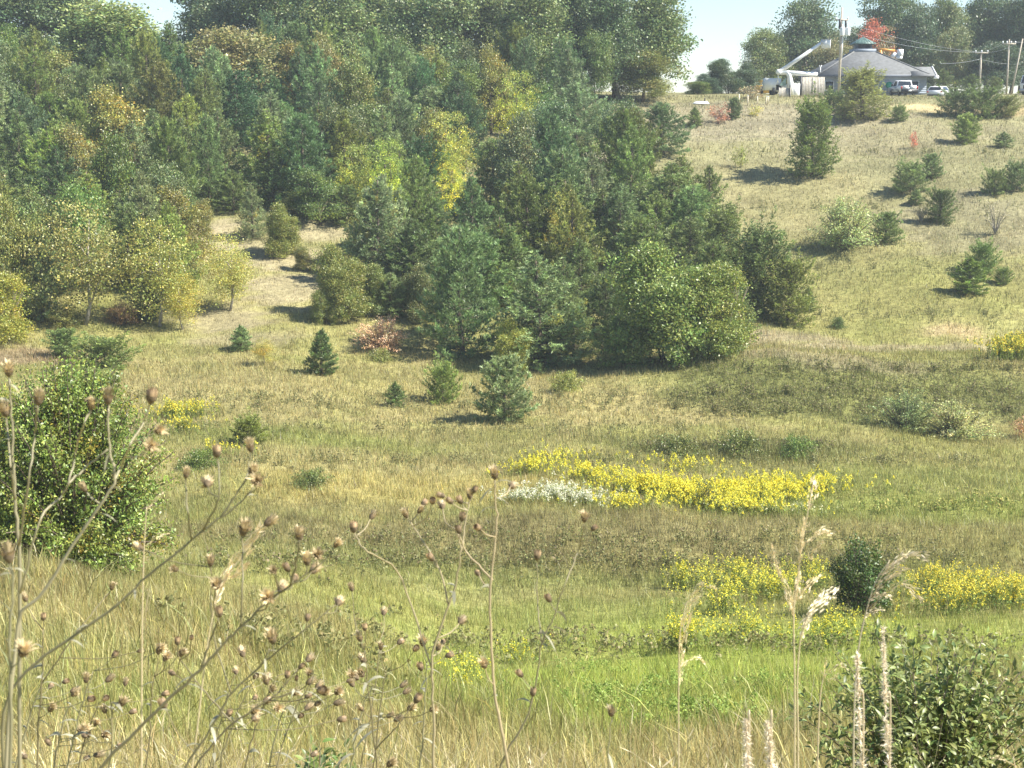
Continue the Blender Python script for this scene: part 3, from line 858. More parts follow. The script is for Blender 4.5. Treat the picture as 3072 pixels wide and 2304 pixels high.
# fillers of the lower wood, between the named trees
for i, (pr, nm, u, vt, w, Y, c, lab) in enumerate([
    (PINE, 'pine_tree', 880, 500, 130, 112, (.09, .125, .06), 'mid green pine just left of the large front pine'),
    (ROUND, 'broadleaf_tree', 905, 570, 90, 107, (.15, .16, .07), 'olive leafy tree at the left foot of the large front pine'),
    (PINE, 'pine_tree', 1075, 470, 150, 111, (.09, .125, .06), 'pine between the two large front pines'),
    (PINE, 'pine_tree', 1255, 520, 160, 110, (.085, .12, .06), 'pine behind the right of the blue-green pine'),
    (PINE, 'pine_tree', 1310, 590, 110, 104, (.07, .10, .055), 'dark pine left of the large rounded tree'),
    (PINE, 'pine_tree', 1380, 470, 170, 112, (.095, .13, .06), 'pine above the left of the large rounded tree'),
    (CEDAR, 'cedar_tree', 1560, 430, 130, 118, (.105, .135, .06), 'cedar above the right of the large rounded tree'),
    (PINE, 'pine_tree', 1530, 360, 120, 128, (.10, .13, .065), 'pine at the right shoulder of the very broad pine'),
    (CEDAR, 'cedar_tree', 1600, 520, 120, 108, (.085, .115, .055), 'dark cedar squeezed between the rounded tree and the tall cedar'),
    (PINE, 'pine_tree', 1540, 520, 130, 106, (.085, .115, .055), 'dark pine pressed behind the right rounded tree'),
    (PINE, 'pine_tree', 1590, 590, 100, 101, (.08, .11, .055), 'low dark pine between the right rounded tree and the cedars'),
    (PINE, 'pine_tree', 1340, 620, 110, 100, (.085, .12, .06), 'low pine hugging the left side of the large rounded tree'),
    (PINE, 'pine_tree', 1490, 470, 150, 116, (.095, .125, .065), 'pine directly behind the large rounded tree'),
    (PINE, 'pine_tree', 1150, 640, 120, 99, (.11, .15, .095), 'soft blue-green pine low in front of the large blue-green pine'),
    (PINE, 'pine_tree', 1220, 560, 130, 104, (.105, .145, .08), 'grey-green pine leaning on the blue-green pine from the right'),
    (PINE, 'pine_tree', 960, 600, 100, 104, (.085, .125, .07), 'dark pine low at the left side of the large front pine'),
    (BROAD, 'broadleaf_tree', 660, 410, 90, 129, (.15, .17, .06), 'green leafy tree at the head of the sandy clearing'),
    (PINE, 'pine_tree', 745, 400, 100, 128, (.085, .12, .06), 'mid green pine right of the head of the clearing'),
    (PINE, 'pine_tree', 590, 340, 110, 131, (.07, .105, .055), 'dark pine at the head of the sandy clearing'),
    (PINE, 'pine_tree', 500, 370, 100, 130, (.09, .125, .06), 'pine left of the dark one at the head of the clearing'),
    (BROAD, 'broadleaf_tree', 425, 430, 72, 122, (.20, .19, .08), 'yellowish tree at the left side of the clearing'),
    (PINE, 'pine_tree', 275, 440, 120, 112, (.095, .13, .07), 'grey-green pine behind the tan-yellow tree, right one'),
    (PINE, 'pine_tree', 140, 400, 130, 114, (.09, .13, .065), 'green pine above the tan-yellow tree'),
    (ROUND, 'broadleaf_tree', 700, 610, 56, 105, (.16, .18, .06), 'small olive bush left of the green and orange tree'),
    (ROUND, 'broadleaf_tree', 655, 532, 46, 116, (.19, .19, .08), 'small olive bush in the middle of the clearing'),
    (ROUND, 'broadleaf_tree', 805, 570, 84, 108, (.17, .19, .065), 'yellowish bushy tree right of the clearing'),
]):
    plant(pr, nm, u, vt, w, Y=Y, color=c, label=lab, group='trees of the wooded slope')

# the front edge of the wood
for (pr, nm, u, vt, w, base, c, lab) in [
    (THIN[:1], 'birch_tree', 185, 432, 215, 702, (.235, .225, .085), 'tall tan-yellow tree at the left front edge of the wood'),
    (ROUND, 'broadleaf_tree', 35, 430, 140, 690, (.20, .205, .07), 'olive-yellow tree at the left edge of the wood'),
    (ROUND, 'broadleaf_tree', 5, 590, 150, 742, (.26, .26, .06), 'yellow-green leaning tree cut by the left edge'),
    (PINE, 'pine_tree', 92, 515, 110, 690, (.12, .165, .115), 'blue-green pine behind the tan-yellow tree'),
    (THIN[:1], 'birch_tree', 345, 470, 180, 705, (.25, .245, .075), 'olive-gold tree left of the sandy clearing'),
    (THIN, 'birch_tree', 395, 590, 90, 712, (.36, .32, .08), 'small golden tree at the foot of the olive-gold one'),
    (THIN[:1], 'birch_tree', 497, 505, 125, 672, (.34, .32, .10), 'thin yellow tree standing in the sandy clearing'),
    (ROUND, 'broadleaf_tree', 605, 440, 84, 552, (.19, .20, .06), 'small rounded olive tree at the top of the clearing'),
    (PINE, 'pine_tree', 545, 398, 75, 515, (.125, .16, .11), 'small grey-green pine at the top of the clearing'),
    (ROUND, 'broadleaf_tree', 735, 530, 112, 690, (.19, .20, .065), 'green and orange tree at the right side of the clearing'),
    (PINE, 'pine_tree', 842, 590, 105, 680, (.11, .15, .09), 'small soft pine above the pinkish bush'),
    (PINE, 'pine_tree', 1000, 488, 185, 765, (.095, .145, .09), 'large pine at the front of the wood, left of the pair'),
    (PINE, 'pine_tree', 1160, 548, 230, 790, (.125, .175, .115), 'large blue-green pine at the front of the wood'),
    (ROUND, 'broadleaf_tree', 1108, 690, 82, 805, (.27, .28, .075), 'small yellow-green tree in front of the blue-green pine'),
    (PINE, 'pine_tree', 1238, 640, 110, 780, (.11, .145, .075), 'low pine at the right foot of the blue-green pine'),
    (PINE, 'pine_tree', 1335, 680, 100, 785, (.11, .155, .08), 'small pine between the blue-green pine and the large rounded tree'),
    (ROUND[:1], 'broadleaf_tree', 1440, 530, 260, 786, (.165, .205, .065), 'large rounded green tree at the front of the wood'),
    (ROUND[1:], 'broadleaf_tree', 1556, 570, 175, 768, (.18, .21, .062), 'rounded green tree joined to the right side of the large rounded one'),
    (THIN, 'broadleaf_tree', 1437, 640, 100, 778, (.31, .28, .085), 'yellowish tree in front of the large rounded tree'),
    (THIN, 'broadleaf_tree', 1560, 640, 95, 740, (.25, .26, .06), 'yellow-green skirt tree at the right foot of the large rounded tree'),
    (CEDAR, 'cedar_tree', 1640, 462, 140, 680, (.095, .13, .07), 'tall dark cedar right of the large rounded tree'),
    (CEDAR, 'cedar_tree', 1700, 548, 115, 702, (.125, .15, .06), 'cedar with rusty lower boughs at the right foot of the wood'),
    (SMALL, 'young_pine', 1745, 622, 36, 672, (.10, .135, .075), 'small pine against the right side of the rusty cedar'),
    (SMALL, 'young_spruce', 320, 602, 75, 690, (.045, .07, .045), 'small very dark spruce below the olive-gold tree'),
    (SHRUB, 'shrub', 140, 655, 90, 705, (.18, .18, .055), 'low green undergrowth bush below the tan-yellow tree'),
    (SHRUB, 'shrub', 265, 650, 90, 700, (.24, .15, .08), 'rusty undergrowth bush between the tan-yellow and olive-gold trees'),
]:
    plant(pr, nm, u, vt, w, base=base, color=c, label=lab, cat='shrub' if nm == 'shrub' else 'tree', group='front edge of the wood')
# a sparse sapling whose thin trunk stands on the grass
plant(THIN, 'sapling', 570, 850 - 120, 60, base=788 , color=(.33, .30, .09), label='spindly yellow sapling on the grass below the clearing', var=1)

# young conifers and shrubs on the open grass
for (pr, nm, cat, u, vt, w, base, c, lab) in [
    (SMALL[1:], 'young_pine', 'tree', 138, 708, 85, 772, (.10, .145, .07), 'small bushy pine at left, smaller of two side by side'),
    (SMALL[2:], 'young_pine', 'tree', 225, 716, 150, 797, (.095, .13, .055), 'wide bushy pine at left, with a dark shadow to its left'),
    (SMALL[:1], 'young_pine', 'tree', 521, 703, 54, 757, (.11, .16, .095), 'small blue-green pine below the thin yellow tree'),
    (SMALL[:1], 'young_pine', 'tree', 695, 712, 74, 810, (.065, .10, .05), 'dark pointed young pine on the open grass'),
    (SMALL[:1], 'young_pine', 'tree', 855, 825, 46, 880, (.085, .125, .065), 'smallest pine left of the two in the middle of the grass'),
    (SMALL[1:], 'young_pine', 'tree', 957, 770, 86, 872, (.12, .165, .065), 'fresh green young pine in the middle of the grass'),
    (SMALL[1:], 'young_pine', 'tree', 1090, 765, 128, 912, (.13, .17, .115), 'bluish young pine nearest the viewer in the middle of the grass'),
    (SMALL[2:], 'juniper', 'shrub', 537, 890, 95, 962, (.105, .13, .045), 'round dark green juniper below the yellow flowers at left'),
    (SHRUB, 'withered_shrub', 'shrub', 826, 684, 112, 760, (.60, .40, .30), 'withered pinkish brown bush at the foot of the wood'),
    (CEDAR, 'cedar_tree', 'tree', 1752, 192, 122, 380, (.10, .14, .055), 'tall lone cedar on the upper field casting a long shadow'),
    (SCRAG, 'sapling', 'tree', 1600, 310, 36, 362, (.24, .26, .075), 'thin yellow-green sapling left of the lone cedar'),
    (CEDAR[:1], 'pine_tree', 'tree', 1862, 142, 125, 256, (.165, .185, .10), 'large pale green pine in front of the building'),
    (SMALL[2:], 'young_pine', 'tree', 1800, 188, 62, 240, (.075, .11, .065), 'dark young pine tucked left of the pale pine at the building'),
    (SMALL[1:], 'young_pine', 'tree', 1942, 222, 46, 262, (.105, .145, .08), 'small pine below the parked pickup'),
    (SMALL[1:], 'young_pine', 'tree', 2086, 244, 70, 308, (.14, .185, .085), 'bright green pine below the dark row at upper right'),
    (SMALL[:1], 'young_pine', 'tree', 2168, 285, 46, 318, (.11, .145, .095), 'small greyish pine right of the bright green one'),
    (SMALL[2:], 'young_pine', 'tree', 2065, 185, 80, 252, (.075, .11, .06), 'left one of the dark bushy pines on the plateau edge'),
    (SMALL[1:], 'young_pine', 'tree', 2120, 178, 86, 256, (.085, .12, .06), 'middle one of the dark bushy pines on the plateau edge'),
    (SMALL[2:], 'young_pine', 'tree', 2172, 200, 70, 250, (.12, .14, .07), 'right one of the dark bushy pines on the plateau edge'),
    (SMALL[2:], 'young_pine', 'tree', 1966, 340, 94, 414, (.11, .15, .085), 'bushy pine on the upper field, front one of a close pair'),
    (SMALL[1:], 'young_pine', 'tree', 2010, 330, 54, 386, (.10, .14, .085), 'pine just behind the right of the bushy pair'),
    (SMALL[:1], 'young_pine', 'tree', 1978, 410, 36, 442, (.10, .135, .08), 'tiny pine below the bushy pair on the upper field'),
    (CEDAR, 'cedar_tree', 'tree', 2032, 404, 70, 482, (.065, .10, .045), 'small dark egg-shaped cedar on the right slope'),
    (SHRUB, 'shrub', 'shrub', 1826, 426, 165, 534, (.31, .34, .165), 'large pale silvery green shrub on the upper field'),
    (SMALL[1:], 'young_pine', 'tree', 1912, 456, 74, 526, (.105, .145, .075), 'dark pine hugging the right side of the silvery shrub'),
    (SMALL[1:], 'young_pine', 'tree', 2148, 355, 56, 420, (.115, .15, .085), 'grey-green pine left of the dark one at the right edge'),
    (SMALL[2:], 'young_pine', 'tree', 2196, 340, 76, 412, (.085, .12, .075), 'dark pine cut by the right edge of the view'),
    (SMALL[1:], 'young_pine', 'tree', 2122, 512, 76, 592, (.105, .155, .07), 'upper pine of the group of three on the right slope'),
    (SMALL[:1], 'young_pine', 'tree', 2094, 556, 84, 634, (.09, .13, .045), 'front dark pine of the group of three on the right slope'),
    (SMALL[1:], 'young_pine', 'tree', 2165, 572, 48, 614, (.10, .14, .06), 'smallest pine of the group of three on the right slope'),
    (BARE, 'dead_shrub', 'shrub', 2150, 440, 70, 506, (.40, .35, .29), 'bare bleached shrub on the right slope'),
    (LOW, 'shrub', 'shrub', 1810, 684, 44, 708, (.10, .14, .05), 'low dark green shrub alone in the middle of the right slope'),
    (SHRUB, 'willow_shrub', 'shrub', 1955, 842, 125, 932, (.20, .24, .11), 'soft green willow shrub behind the yellowish one at right'),
    (SHRUB, 'willow_shrub', 'shrub', 2060, 866, 165, 947, (.34, .34, .17), 'yellowish silvery shrub on the terrace at right'),
    (SCRAG, 'shrub', 'shrub', 1872, 893, 36, 917, (.12, .15, .06), 'small dark shrub at the left foot of the willow shrub'),
    (SCRAG, 'withered_shrub', 'shrub', 2205, 896, 60, 946, (.36, .21, .13), 'reddish brown withered shrub cut by the right edge'),
    (SCRAG, 'withered_shrub', 'shrub', 1553, 222, 60, 266, (.36, .19, .16), 'dull red bush on the upper field near the fence posts'),
    (SMALL[:1], 'young_pine', 'tree', 1500, 232, 36, 273, (.095, .13, .06), 'small dark pine left of the dull red bush'),
    (SMALL[1:], 'young_pine', 'tree', 1585, 210, 40, 255, (.08, .115, .07), 'dark young pine just right of the dull red bush'),
    (SCRAG, 'shrub', 'shrub', 1632, 226, 40, 252, (.40, .36, .12), 'small pale yellow shrub left of the wooden shed'),
    (SCRAG, 'withered_shrub', 'shrub', 1972, 282, 22, 320, (.48, .17, .14), 'small bright red sapling on the upper field at right'),
    (SCRAG, 'withered_shrub', 'shrub', 1822, 228, 34, 250, (.44, .24, .17), 'small brownish red shrub below the pale pine at the building'),
    (SCRAG, 'withered_shrub', 'shrub', 1620, 183, 70, 214, (.27, .22, .16), 'grey-brown brush left of the wooden fence'),
    (BARE, 'dead_shrub', 'shrub', 1990, 452, 40, 480, (.40, .34, .28), 'small bleached twiggy shrub beside the egg-shaped cedar'),
    (BARE, 'dead_shrub', 'shrub', 1335, 165, 52, 218, (.36, .24, .17), 'rusty leafless bush at the foot of the skyline wood'),
    (LOW, 'shrub', 'shrub', 1600, 930, 130, 985, (.145, .165, .055), 'low dark green thicket above the yellow flowers'),
    (LOW, 'shrub', 'shrub', 1460, 938, 120, 990, (.15, .165, .06), 'low olive thicket left of the one above the yellow flowers'),
    (LOW, 'shrub', 'shrub', 1720, 940, 110, 985, (.14, .19, .055), 'low bright green thicket right of the one above the yellow flowers'),
    (SCRAG, 'sapling', 'tree', 1525, 1030, 52, 1102, (.13, .14, .05), 'dark little sapling standing in the yellow flowers'),
    (LOW, 'shrub', 'shrub', 672, 1012, 105, 1052, (.14, .17, .06), 'low dark green shrub left of the yellow flowers'),
    (LOW, 'shrub', 'shrub', 435, 968, 105, 1012, (.145, .19, .055), 'low green shrub right of the big bush'),
    (LOW, 'shrub', 'shrub', 1225, 800, 95, 842, (.24, .25, .08), 'low yellow-green shrub at the foot of the wood'),
    (LOW, 'shrub', 'shrub', 1305, 762, 70, 800, (.20, .20, .08), 'low olive shrub between the small pine and the grass'),
    (LOW, 'shrub', 'shrub', 822, 752, 70, 778, (.22, .23, .08), 'low yellowish shrub below the withered pink bush'),
    (SHRUB, 'shrub', 'shrub', 200, 790, 150, 850, (.20, .23, .07), 'tall green weeds behind the top of the big bush'),
]:
    plant(pr, nm, u, vt, w, base=base, color=c, label=lab, cat=cat)
# big berry bush on the near slope at left: leaves large enough to tell apart
BIG = shoots(3.4, 1.75, 91, n=330, per=240, size=.064, twig=.18, tvar=.34, patchy=.05, patch_col=(1.35, .9, .7), low=.04)
plant([BIG], 'berry_bush', 165, 790, 400, base=1238, color=(.165, .205, .058), label='big dense green bush at left behind the dried weeds', cat='shrub', yaw=1.0)
plant([BIG], 'berry_bush', 30, 845, 190, base=1215, color=(.29, .30, .08), label='yellower bush at the left edge beside the big dense one', cat='shrub', yaw=3.0)
DARKB = shoots(2.0, .85, 92, n=60, per=120, size=.07, twig=.13, low=.3)
plant([DARKB], 'dark_shrub', 1862, 1160, 175, base=1330, color=(.065, .10, .03), label='dark green shrub on a thin stem among the yellow flowers at right', cat='shrub')

# ------------------------------------------------------------------ materials for built things
M_WALL = solid('grey_blue_siding', (.25, .29, .34), .7, noise=.08)
M_ROOF = solid('grey_shingle', (.14, .145, .145), .9, noise=.2, scale=2.5, bump=.3)
M_ROOF2 = solid('grey_shingle_pale', (.165, .17, .17), .9, noise=.2, scale=2.5, bump=.3)
M_TRIM = solid('dark_fascia', (.10, .115, .14), .6)
M_WHITE = solid('white_paint', (.82, .83, .82), .35, noise=.05)
M_PAINT = solid('vehicle_white', (.80, .81, .80), .25, noise=.04, spec=.6)
M_GREENR = solid('green_metal_roof', (.10, .17, .15), .5, noise=.15)
M_GREENS = solid('green_sign', (.02, .24, .15), .5, noise=.1)
M_DARK = solid('dark_plastic', (.025, .027, .03), .5)
M_GLASS = solid('dark_glass', (.03, .035, .04), .1, noise=.3, spec=.8)
M_TYRE = solid('rubber', (.02, .02, .02), .85)
M_RIM = solid('rim_metal', (.45, .46, .47), .35, metal=.7)
M_WOOD = solid('weathered_boards', (.50, .45, .37), .9, noise=.28, scale=4, bump=.3)
M_WOOD2 = solid('weathered_boards_grey', (.44, .41, .36), .9, noise=.28, scale=4, bump=.3)
M_POLE = solid('pole_wood', (.48, .42, .33), .9, noise=.25, scale=5)
M_STEEL = solid('galvanised', (.55, .56, .57), .4, metal=.4)
M_ORANGE = solid('machine_orange', (.62, .30, .05), .45, noise=.1)
M_YELLOW = solid('machine_yellow', (.75, .48, .10), .45, noise=.1)
M_BLUE = solid('blue_panel', (.10, .22, .48), .5)
M_REDL = solid('tail_lamp', (.45, .02, .02), .3)
M_POST = solid('pale_post', (.66, .58, .42), .8, noise=.2)
M_GREENG = solid('green_tinted_glass', (.22, .33, .29), .15, noise=.2, spec=.7)
def part(name, mat, parent, build, smooth=False, label=None):
    g = G()
    build(g)
    o = link(name, g.mesh(name, mat, smooth), parent)
    if label: o['label'] = label
    return o

# ------------------------------------------------------------------ the building on the plateau
YB = 187.0
zp = float(h(at(2620, 285, YB)[0], YB))              # plateau level there
def bx_(u, Y=YB): return at(u, 230, Y)[0]
def bz_(v, Y=YB): return at(2620, v, Y)[2]
bo = np.array((bx_(2622), YB, zp))
B = empty('hip_roofed_building', tuple(bo))
tag(B, 'grey building with hipped shingle roof and green cupola on the plateau', 'building')
xl, xr = bx_(2455) - bo[0], bx_(2806) - bo[0]
ez = bz_(223) - bo[2]                                  # eave height
hw = bx_(2789) - bo[0]                                # half width of the main hip
D = 2 * hw
pk = bz_(157, YB + hw) - bo[2]
tw = 1.35
wl, wr = xl + .55, bx_(2784) - bo[0]
def wall(g):
    g.box(((wl + wr) / 2, D / 2, ez / 2 - .3), (wr - wl, D - 1.1, ez + .6))
part('wall', M_WALL, B, wall)
def siding(i):
    def f(g):
        zz = .25 + i * .22
        g.box(((wl + wr) / 2, .55 - .012, zz), (wr - wl + .02, .05, .19), Matrix.Rotation(.06, 3, 'X'))
    return f
for i in range(int((ez - .35) / .22)):
    part('siding_board', M_WALL, B, siding(i))
def roof(g):
    V = [(-hw, 0, ez), (hw, 0, ez), (hw, D, ez), (-hw, D, ez), (-tw, hw - tw, pk), (tw, hw - tw, pk), (tw, hw + tw, pk), (-tw, hw + tw, pk)]
    V += [(x, y, z - .16) for x, y, z in V[:4]]
    g.add(V, Q=[(0, 1, 5, 4), (1, 2, 6, 5), (2, 3, 7, 6), (3, 0, 4, 7), (4, 5, 6, 7), (0, 8, 9, 1), (1, 9, 10, 2), (2, 10, 11, 3), (3, 11, 8, 0), (8, 11, 10, 9)])
rf = part('roof', M_ROOF, B, roof)
part('fascia', M_TRIM, B, lambda g: [g.box((0, -.04, ez - .17), (2 * hw, .05, .30)), g.box((0, .28, ez - .24), (2 * hw - .3, .5, .10))])
def ridge(sx, sy):
    def f(g):
        a, b = np.array((sx * hw, hw + sy * hw, ez + .02)), np.array((sx * tw, hw + sy * tw, pk + .02))
        g.tube([a, b], [.09, .09], 5)
    return f
for sx in (-1, 1):
    part('hip_ridge', M_ROOF2, rf, ridge(sx, -1))
# low wing with its own gable roof
wz = bz_(200, YB + 1.5) - bo[2]
w0, w1 = bx_(2735) - bo[0], xr
def wing(g):
    P = [(-.35, ez - .12), (1.9, wz), (4.2, ez - .12), (4.2, ez - .26), (-.35, ez - .26)]
    g.prism(P, w0, w1)
wg = part('wing_roof', M_ROOF2, B, wing)
part('barge_board', M_WHITE, wg, lambda g: [g.prism([(-.45, ez - .30), (1.9, wz - .02), (1.9, wz + .10), (-.45, ez - .10)], w1 + .003, w1 + .12), g.prism([(4.3, ez - .30), (1.9, wz - .02), (1.9, wz + .10), (4.3, ez - .10)], w1 + .003, w1 + .12)])
part('gutter_box', M_WHITE, B, lambda g: g.box((w1 + .05, -.25, ez - .35), (.5, .5, .35)))
# cupola
cz = pk
CU = part('cupola_curb', M_WALL, B, lambda g: g.box((0, hw, cz + .16), (2.75, 2.75, .42)), label='pale boxed base of the cupola')
cz2 = bz_(146, YB + hw) - bo[2]
cz3 = bz_(131, YB + hw) - bo[2]
cz4 = bz_(110, YB + hw) - bo[2]
cp = part('cupola', M_TRIM, B, lambda g: g.box((0, hw, (cz2 + cz3) / 2 - .1), (1.9, 1.9, cz3 - cz2 + .3)), label='dark louvred cupola')
for i in range(4):
    part('louver', M_DARK, cp, lambda g, i=i: g.box((0, hw - .97, cz2 + .1 + i * .14), (1.5, .06, .09), Matrix.Rotation(.5, 3, 'X')))
def cup_roof(g):
    a = 1.35
    g.add([(-a, hw - a, cz3), (a, hw - a, cz3), (a, hw + a, cz3), (-a, hw + a, cz3), (0, hw, cz4), (-a, hw - a, cz3 - .1), (a, hw - a, cz3 - .1), (a, hw + a, cz3 - .1), (-a, hw + a, cz3 - .1)],
          T=[(0, 1, 4), (1, 2, 4), (2, 3, 4), (3, 0, 4)], Q=[(0, 5, 6, 1), (1, 6, 7, 2), (2, 7, 8, 3), (3, 8, 5, 0), (5, 8, 7, 6)])
cr = part('cupola_roof', M_GREENR, B, cup_roof, label='green metal pyramid roof')
for i in range(-3, 4):
    def seam(g, i=i):
        f = i / 3.5
        g.tube([(f * 1.35, hw - 1.36, cz3 + .02), (f * 1.35 * abs(f), hw - 1.35 * abs(f), cz3 + (cz4 - cz3) * (1 - abs(f)) + .02)], [.03, .03], 4)
    part('standing_seam', M_GREENR, cr, seam)
sg = bx_(2671) - bo[0]
sz = bz_(255) - bo[2]
part('round_sign', M_GREENS, B, lambda g: [g.lathe([(0.001, -.03), (.40, -.03), (.40, .03), (0.001, .03)], 20)], label='round green sign on the wall')
s_ = bpy.data.objects['round_sign']; s_.location = (sg, .47, sz); s_.rotation_euler = (math.pi / 2, 0, 0)
for wx in (-5.2, -3.4, 5.0):
    wn = part('window', M_WHITE, B, lambda g, wx=wx: g.box((wx, .50, ez - 1.3), (1.1, .08, 1.1)))
    part('pane', M_GLASS, wn, lambda g, wx=wx: g.box((wx, .452, ez - 1.3), (.95, .03, .95)))
# roof vent and antenna
an = empty('rooftop_antenna', (bx_(2462), YB + .3, bo[2] + ez - .02))
tag(an, 'small white forked antenna at the left end of the roof', 'antenna')
part('mast', M_WHITE, an, lambda g: g.tube([(0, 0, 0), (0, 0, .85)], [.06, .05], 6))
part('fork', M_WHITE, an, lambda g: [g.tube([(0, 0, .8), (-.14, 0, 1.1)], [.05, .05], 5), g.tube([(0, 0, .8), (.14, 0, 1.1)], [.05, .05], 5)])

# ------------------------------------------------------------------ vehicles
def wheel(parent, x, y, r=.38, w=.26):
    o = part('wheel', M_TYRE, parent, lambda g: g.lathe([(.16, -w / 2), (r - .03, -w / 2), (r, -w / 2 + .04), (r, w / 2 - .04), (r - .03, w / 2), (.16, w / 2)], 18), True)
    o.location = (x, y, r); o.rotation_euler = (0, math.pi / 2, 0)
    k = part('rim', M_RIM, o, lambda g: g.lathe([(.001, -w / 2 + .02), (.22, -w / 2 + .02), (.22, w / 2 - .02), (.001, w / 2 - .02)], 14))
    return o
def pickup(u, Y, rz):
    x = at(u, 280, Y)[0]
    e = empty('pickup_truck', (x, Y, float(h(x, Y))), rz)
    tag(e, 'white pickup truck parked on the plateau with its tailgate towards us', 'truck')
    # y: rear 0 .. front 5.6, x: +-0.98
    body = [(.12, .55), (.08, 1.12), (2.0, 1.14), (2.0, 1.1), (3.6, 1.12), (3.9, 1.16), (5.35, 1.08), (5.6, .95), (5.62, .55), (4.9, .48), (4.7, .85), (4.2, .85), (4.0, .48), (1.6, .48), (1.4, .85), (.9, .85), (.7, .48)]
    part('body', M_PAINT, e, lambda g: g.prism(body, -.97, .97))
    part('bed_floor', M_DARK, e, lambda g: g.box((0, 1.05, 1.10), (1.7, 1.7, .10)))
    cab = part('cab', M_PAINT, e, lambda g: g.add([(-.93, 2.0, 1.12), (.93, 2.0, 1.12), (.93, 4.1, 1.12), (-.93, 4.1, 1.12), (-.76, 2.15, 1.84), (.76, 2.15, 1.84), (.74, 3.35, 1.86), (-.74, 3.35, 1.86)], Q=[(0, 1, 5, 4), (1, 2, 6, 5), (2, 3, 7, 6), (3, 0, 4, 7), (4, 5, 6, 7)]))
    part('rear_window', M_GLASS, cab, lambda g: g.add([(-.80, 2.00, 1.24), (.80, 2.00, 1.24), (.70, 2.095, 1.74), (-.70, 2.095, 1.74)], Q=[(0, 1, 2, 3)]))
    for s in (-1, 1):
        part('side_window', M_GLASS, cab, lambda g, s=s: g.add([(s * .935, 2.25, 1.2), (s * .935, 3.7, 1.2), (s * .79, 3.3, 1.75), (s * .79, 2.35, 1.75)], Q=[(0, 1, 2, 3)]))
        part('side_mirror', M_DARK, e, lambda g, s=s: g.box((s * 1.08, 3.55, 1.3), (.22, .12, .26)))
        part('tail_lamp', M_REDL, e, lambda g, s=s: g.box((s * .91, .07, .95), (.13, .08, .36)))
    tg = part('tailgate', M_PAINT, e, lambda g: [g.box((-.42, .06, 1.0), (.78, .08, .44)), g.box((.42, .06, 1.0), (.78, .08, .44)), g.box((0, .062, .92), (.12, .078, .28))], label='white tailgate with a notch in its upper edge')
    part('handle', M_DARK, tg, lambda g: g.prism([(0.0, 1.23), (.02, 1.23), (.02, 1.08), (0, 1.08)], -.06, .06))
    bp = part('bumper', M_DARK, e, lambda g: g.box((0, -.05, .56), (1.92, .22, .46)))
    part('number_plate', M_WHITE, bp, lambda g: g.box((0, -.17, .62), (.34, .02, .17)))
    part('undercarriage', M_DARK, e, lambda g: g.box((0, 2.6, .48), (1.6, 5.0, .20)))
    for s in (-1, 1):
        for y in (1.15, 4.45):
            wheel(e, s * .84, y, .39)
    return e
pickup(2728, 181.0, .03)
def suv(u, Y, rz):
    x = at(u, 280, Y)[0]
    e = empty('parked_car', (x, Y, float(h(x, Y)) - .35), rz)
    tag(e, 'white hatchback car parked right of the pickup', 'car')
    body = [(.02, .45), (0, .95), (.12, 1.02), (4.2, .98), (4.5, .82), (4.52, .42), (4.0, .36), (3.8, .72), (3.3, .72), (3.1, .36), (1.3, .36), (1.1, .72), (.6, .72), (.45, .36)]
    part('body', M_PAINT, e, lambda g: g.prism(body, -.9, .9))
    cab = part('cab', M_PAINT, e, lambda g: g.add([(-.86, .1, 1.0), (.86, .1, 1.0), (.86, 3.4, .98), (-.86, 3.4, .98), (-.68, .5, 1.5), (.68, .5, 1.5), (.66, 2.4, 1.52), (-.66, 2.4, 1.52)], Q=[(0, 1, 5, 4), (1, 2, 6, 5), (2, 3, 7, 6), (3, 0, 4, 7), (4, 5, 6, 7)]))
    part('rear_window', M_GLASS, cab, lambda g: g.add([(-.72, .115, 1.07), (.72, .115, 1.07), (.62, .385, 1.42), (-.62, .385, 1.42)], Q=[(0, 1, 2, 3)]))
    for s in (-1, 1):
        part('side_window', M_GLASS, cab, lambda g, s=s: g.add([(s * .865, .7, 1.06), (s * .865, 2.9, 1.06), (s * .71, 2.3, 1.44), (s * .71, .8, 1.44)], Q=[(0, 1, 2, 3)]))
        part('tail_lamp', M_REDL, e, lambda g, s=s: g.box((s * .80, -.005, .86), (.2, .06, .14)))
        for y in (.85, 3.55):
            wheel(e, s * .80, y, .34, .22)
    part('bumper', M_DARK, e, lambda g: g.box((0, -.04, .5), (1.7, .12, .12)))
suv(2803, 180.5, -.55)
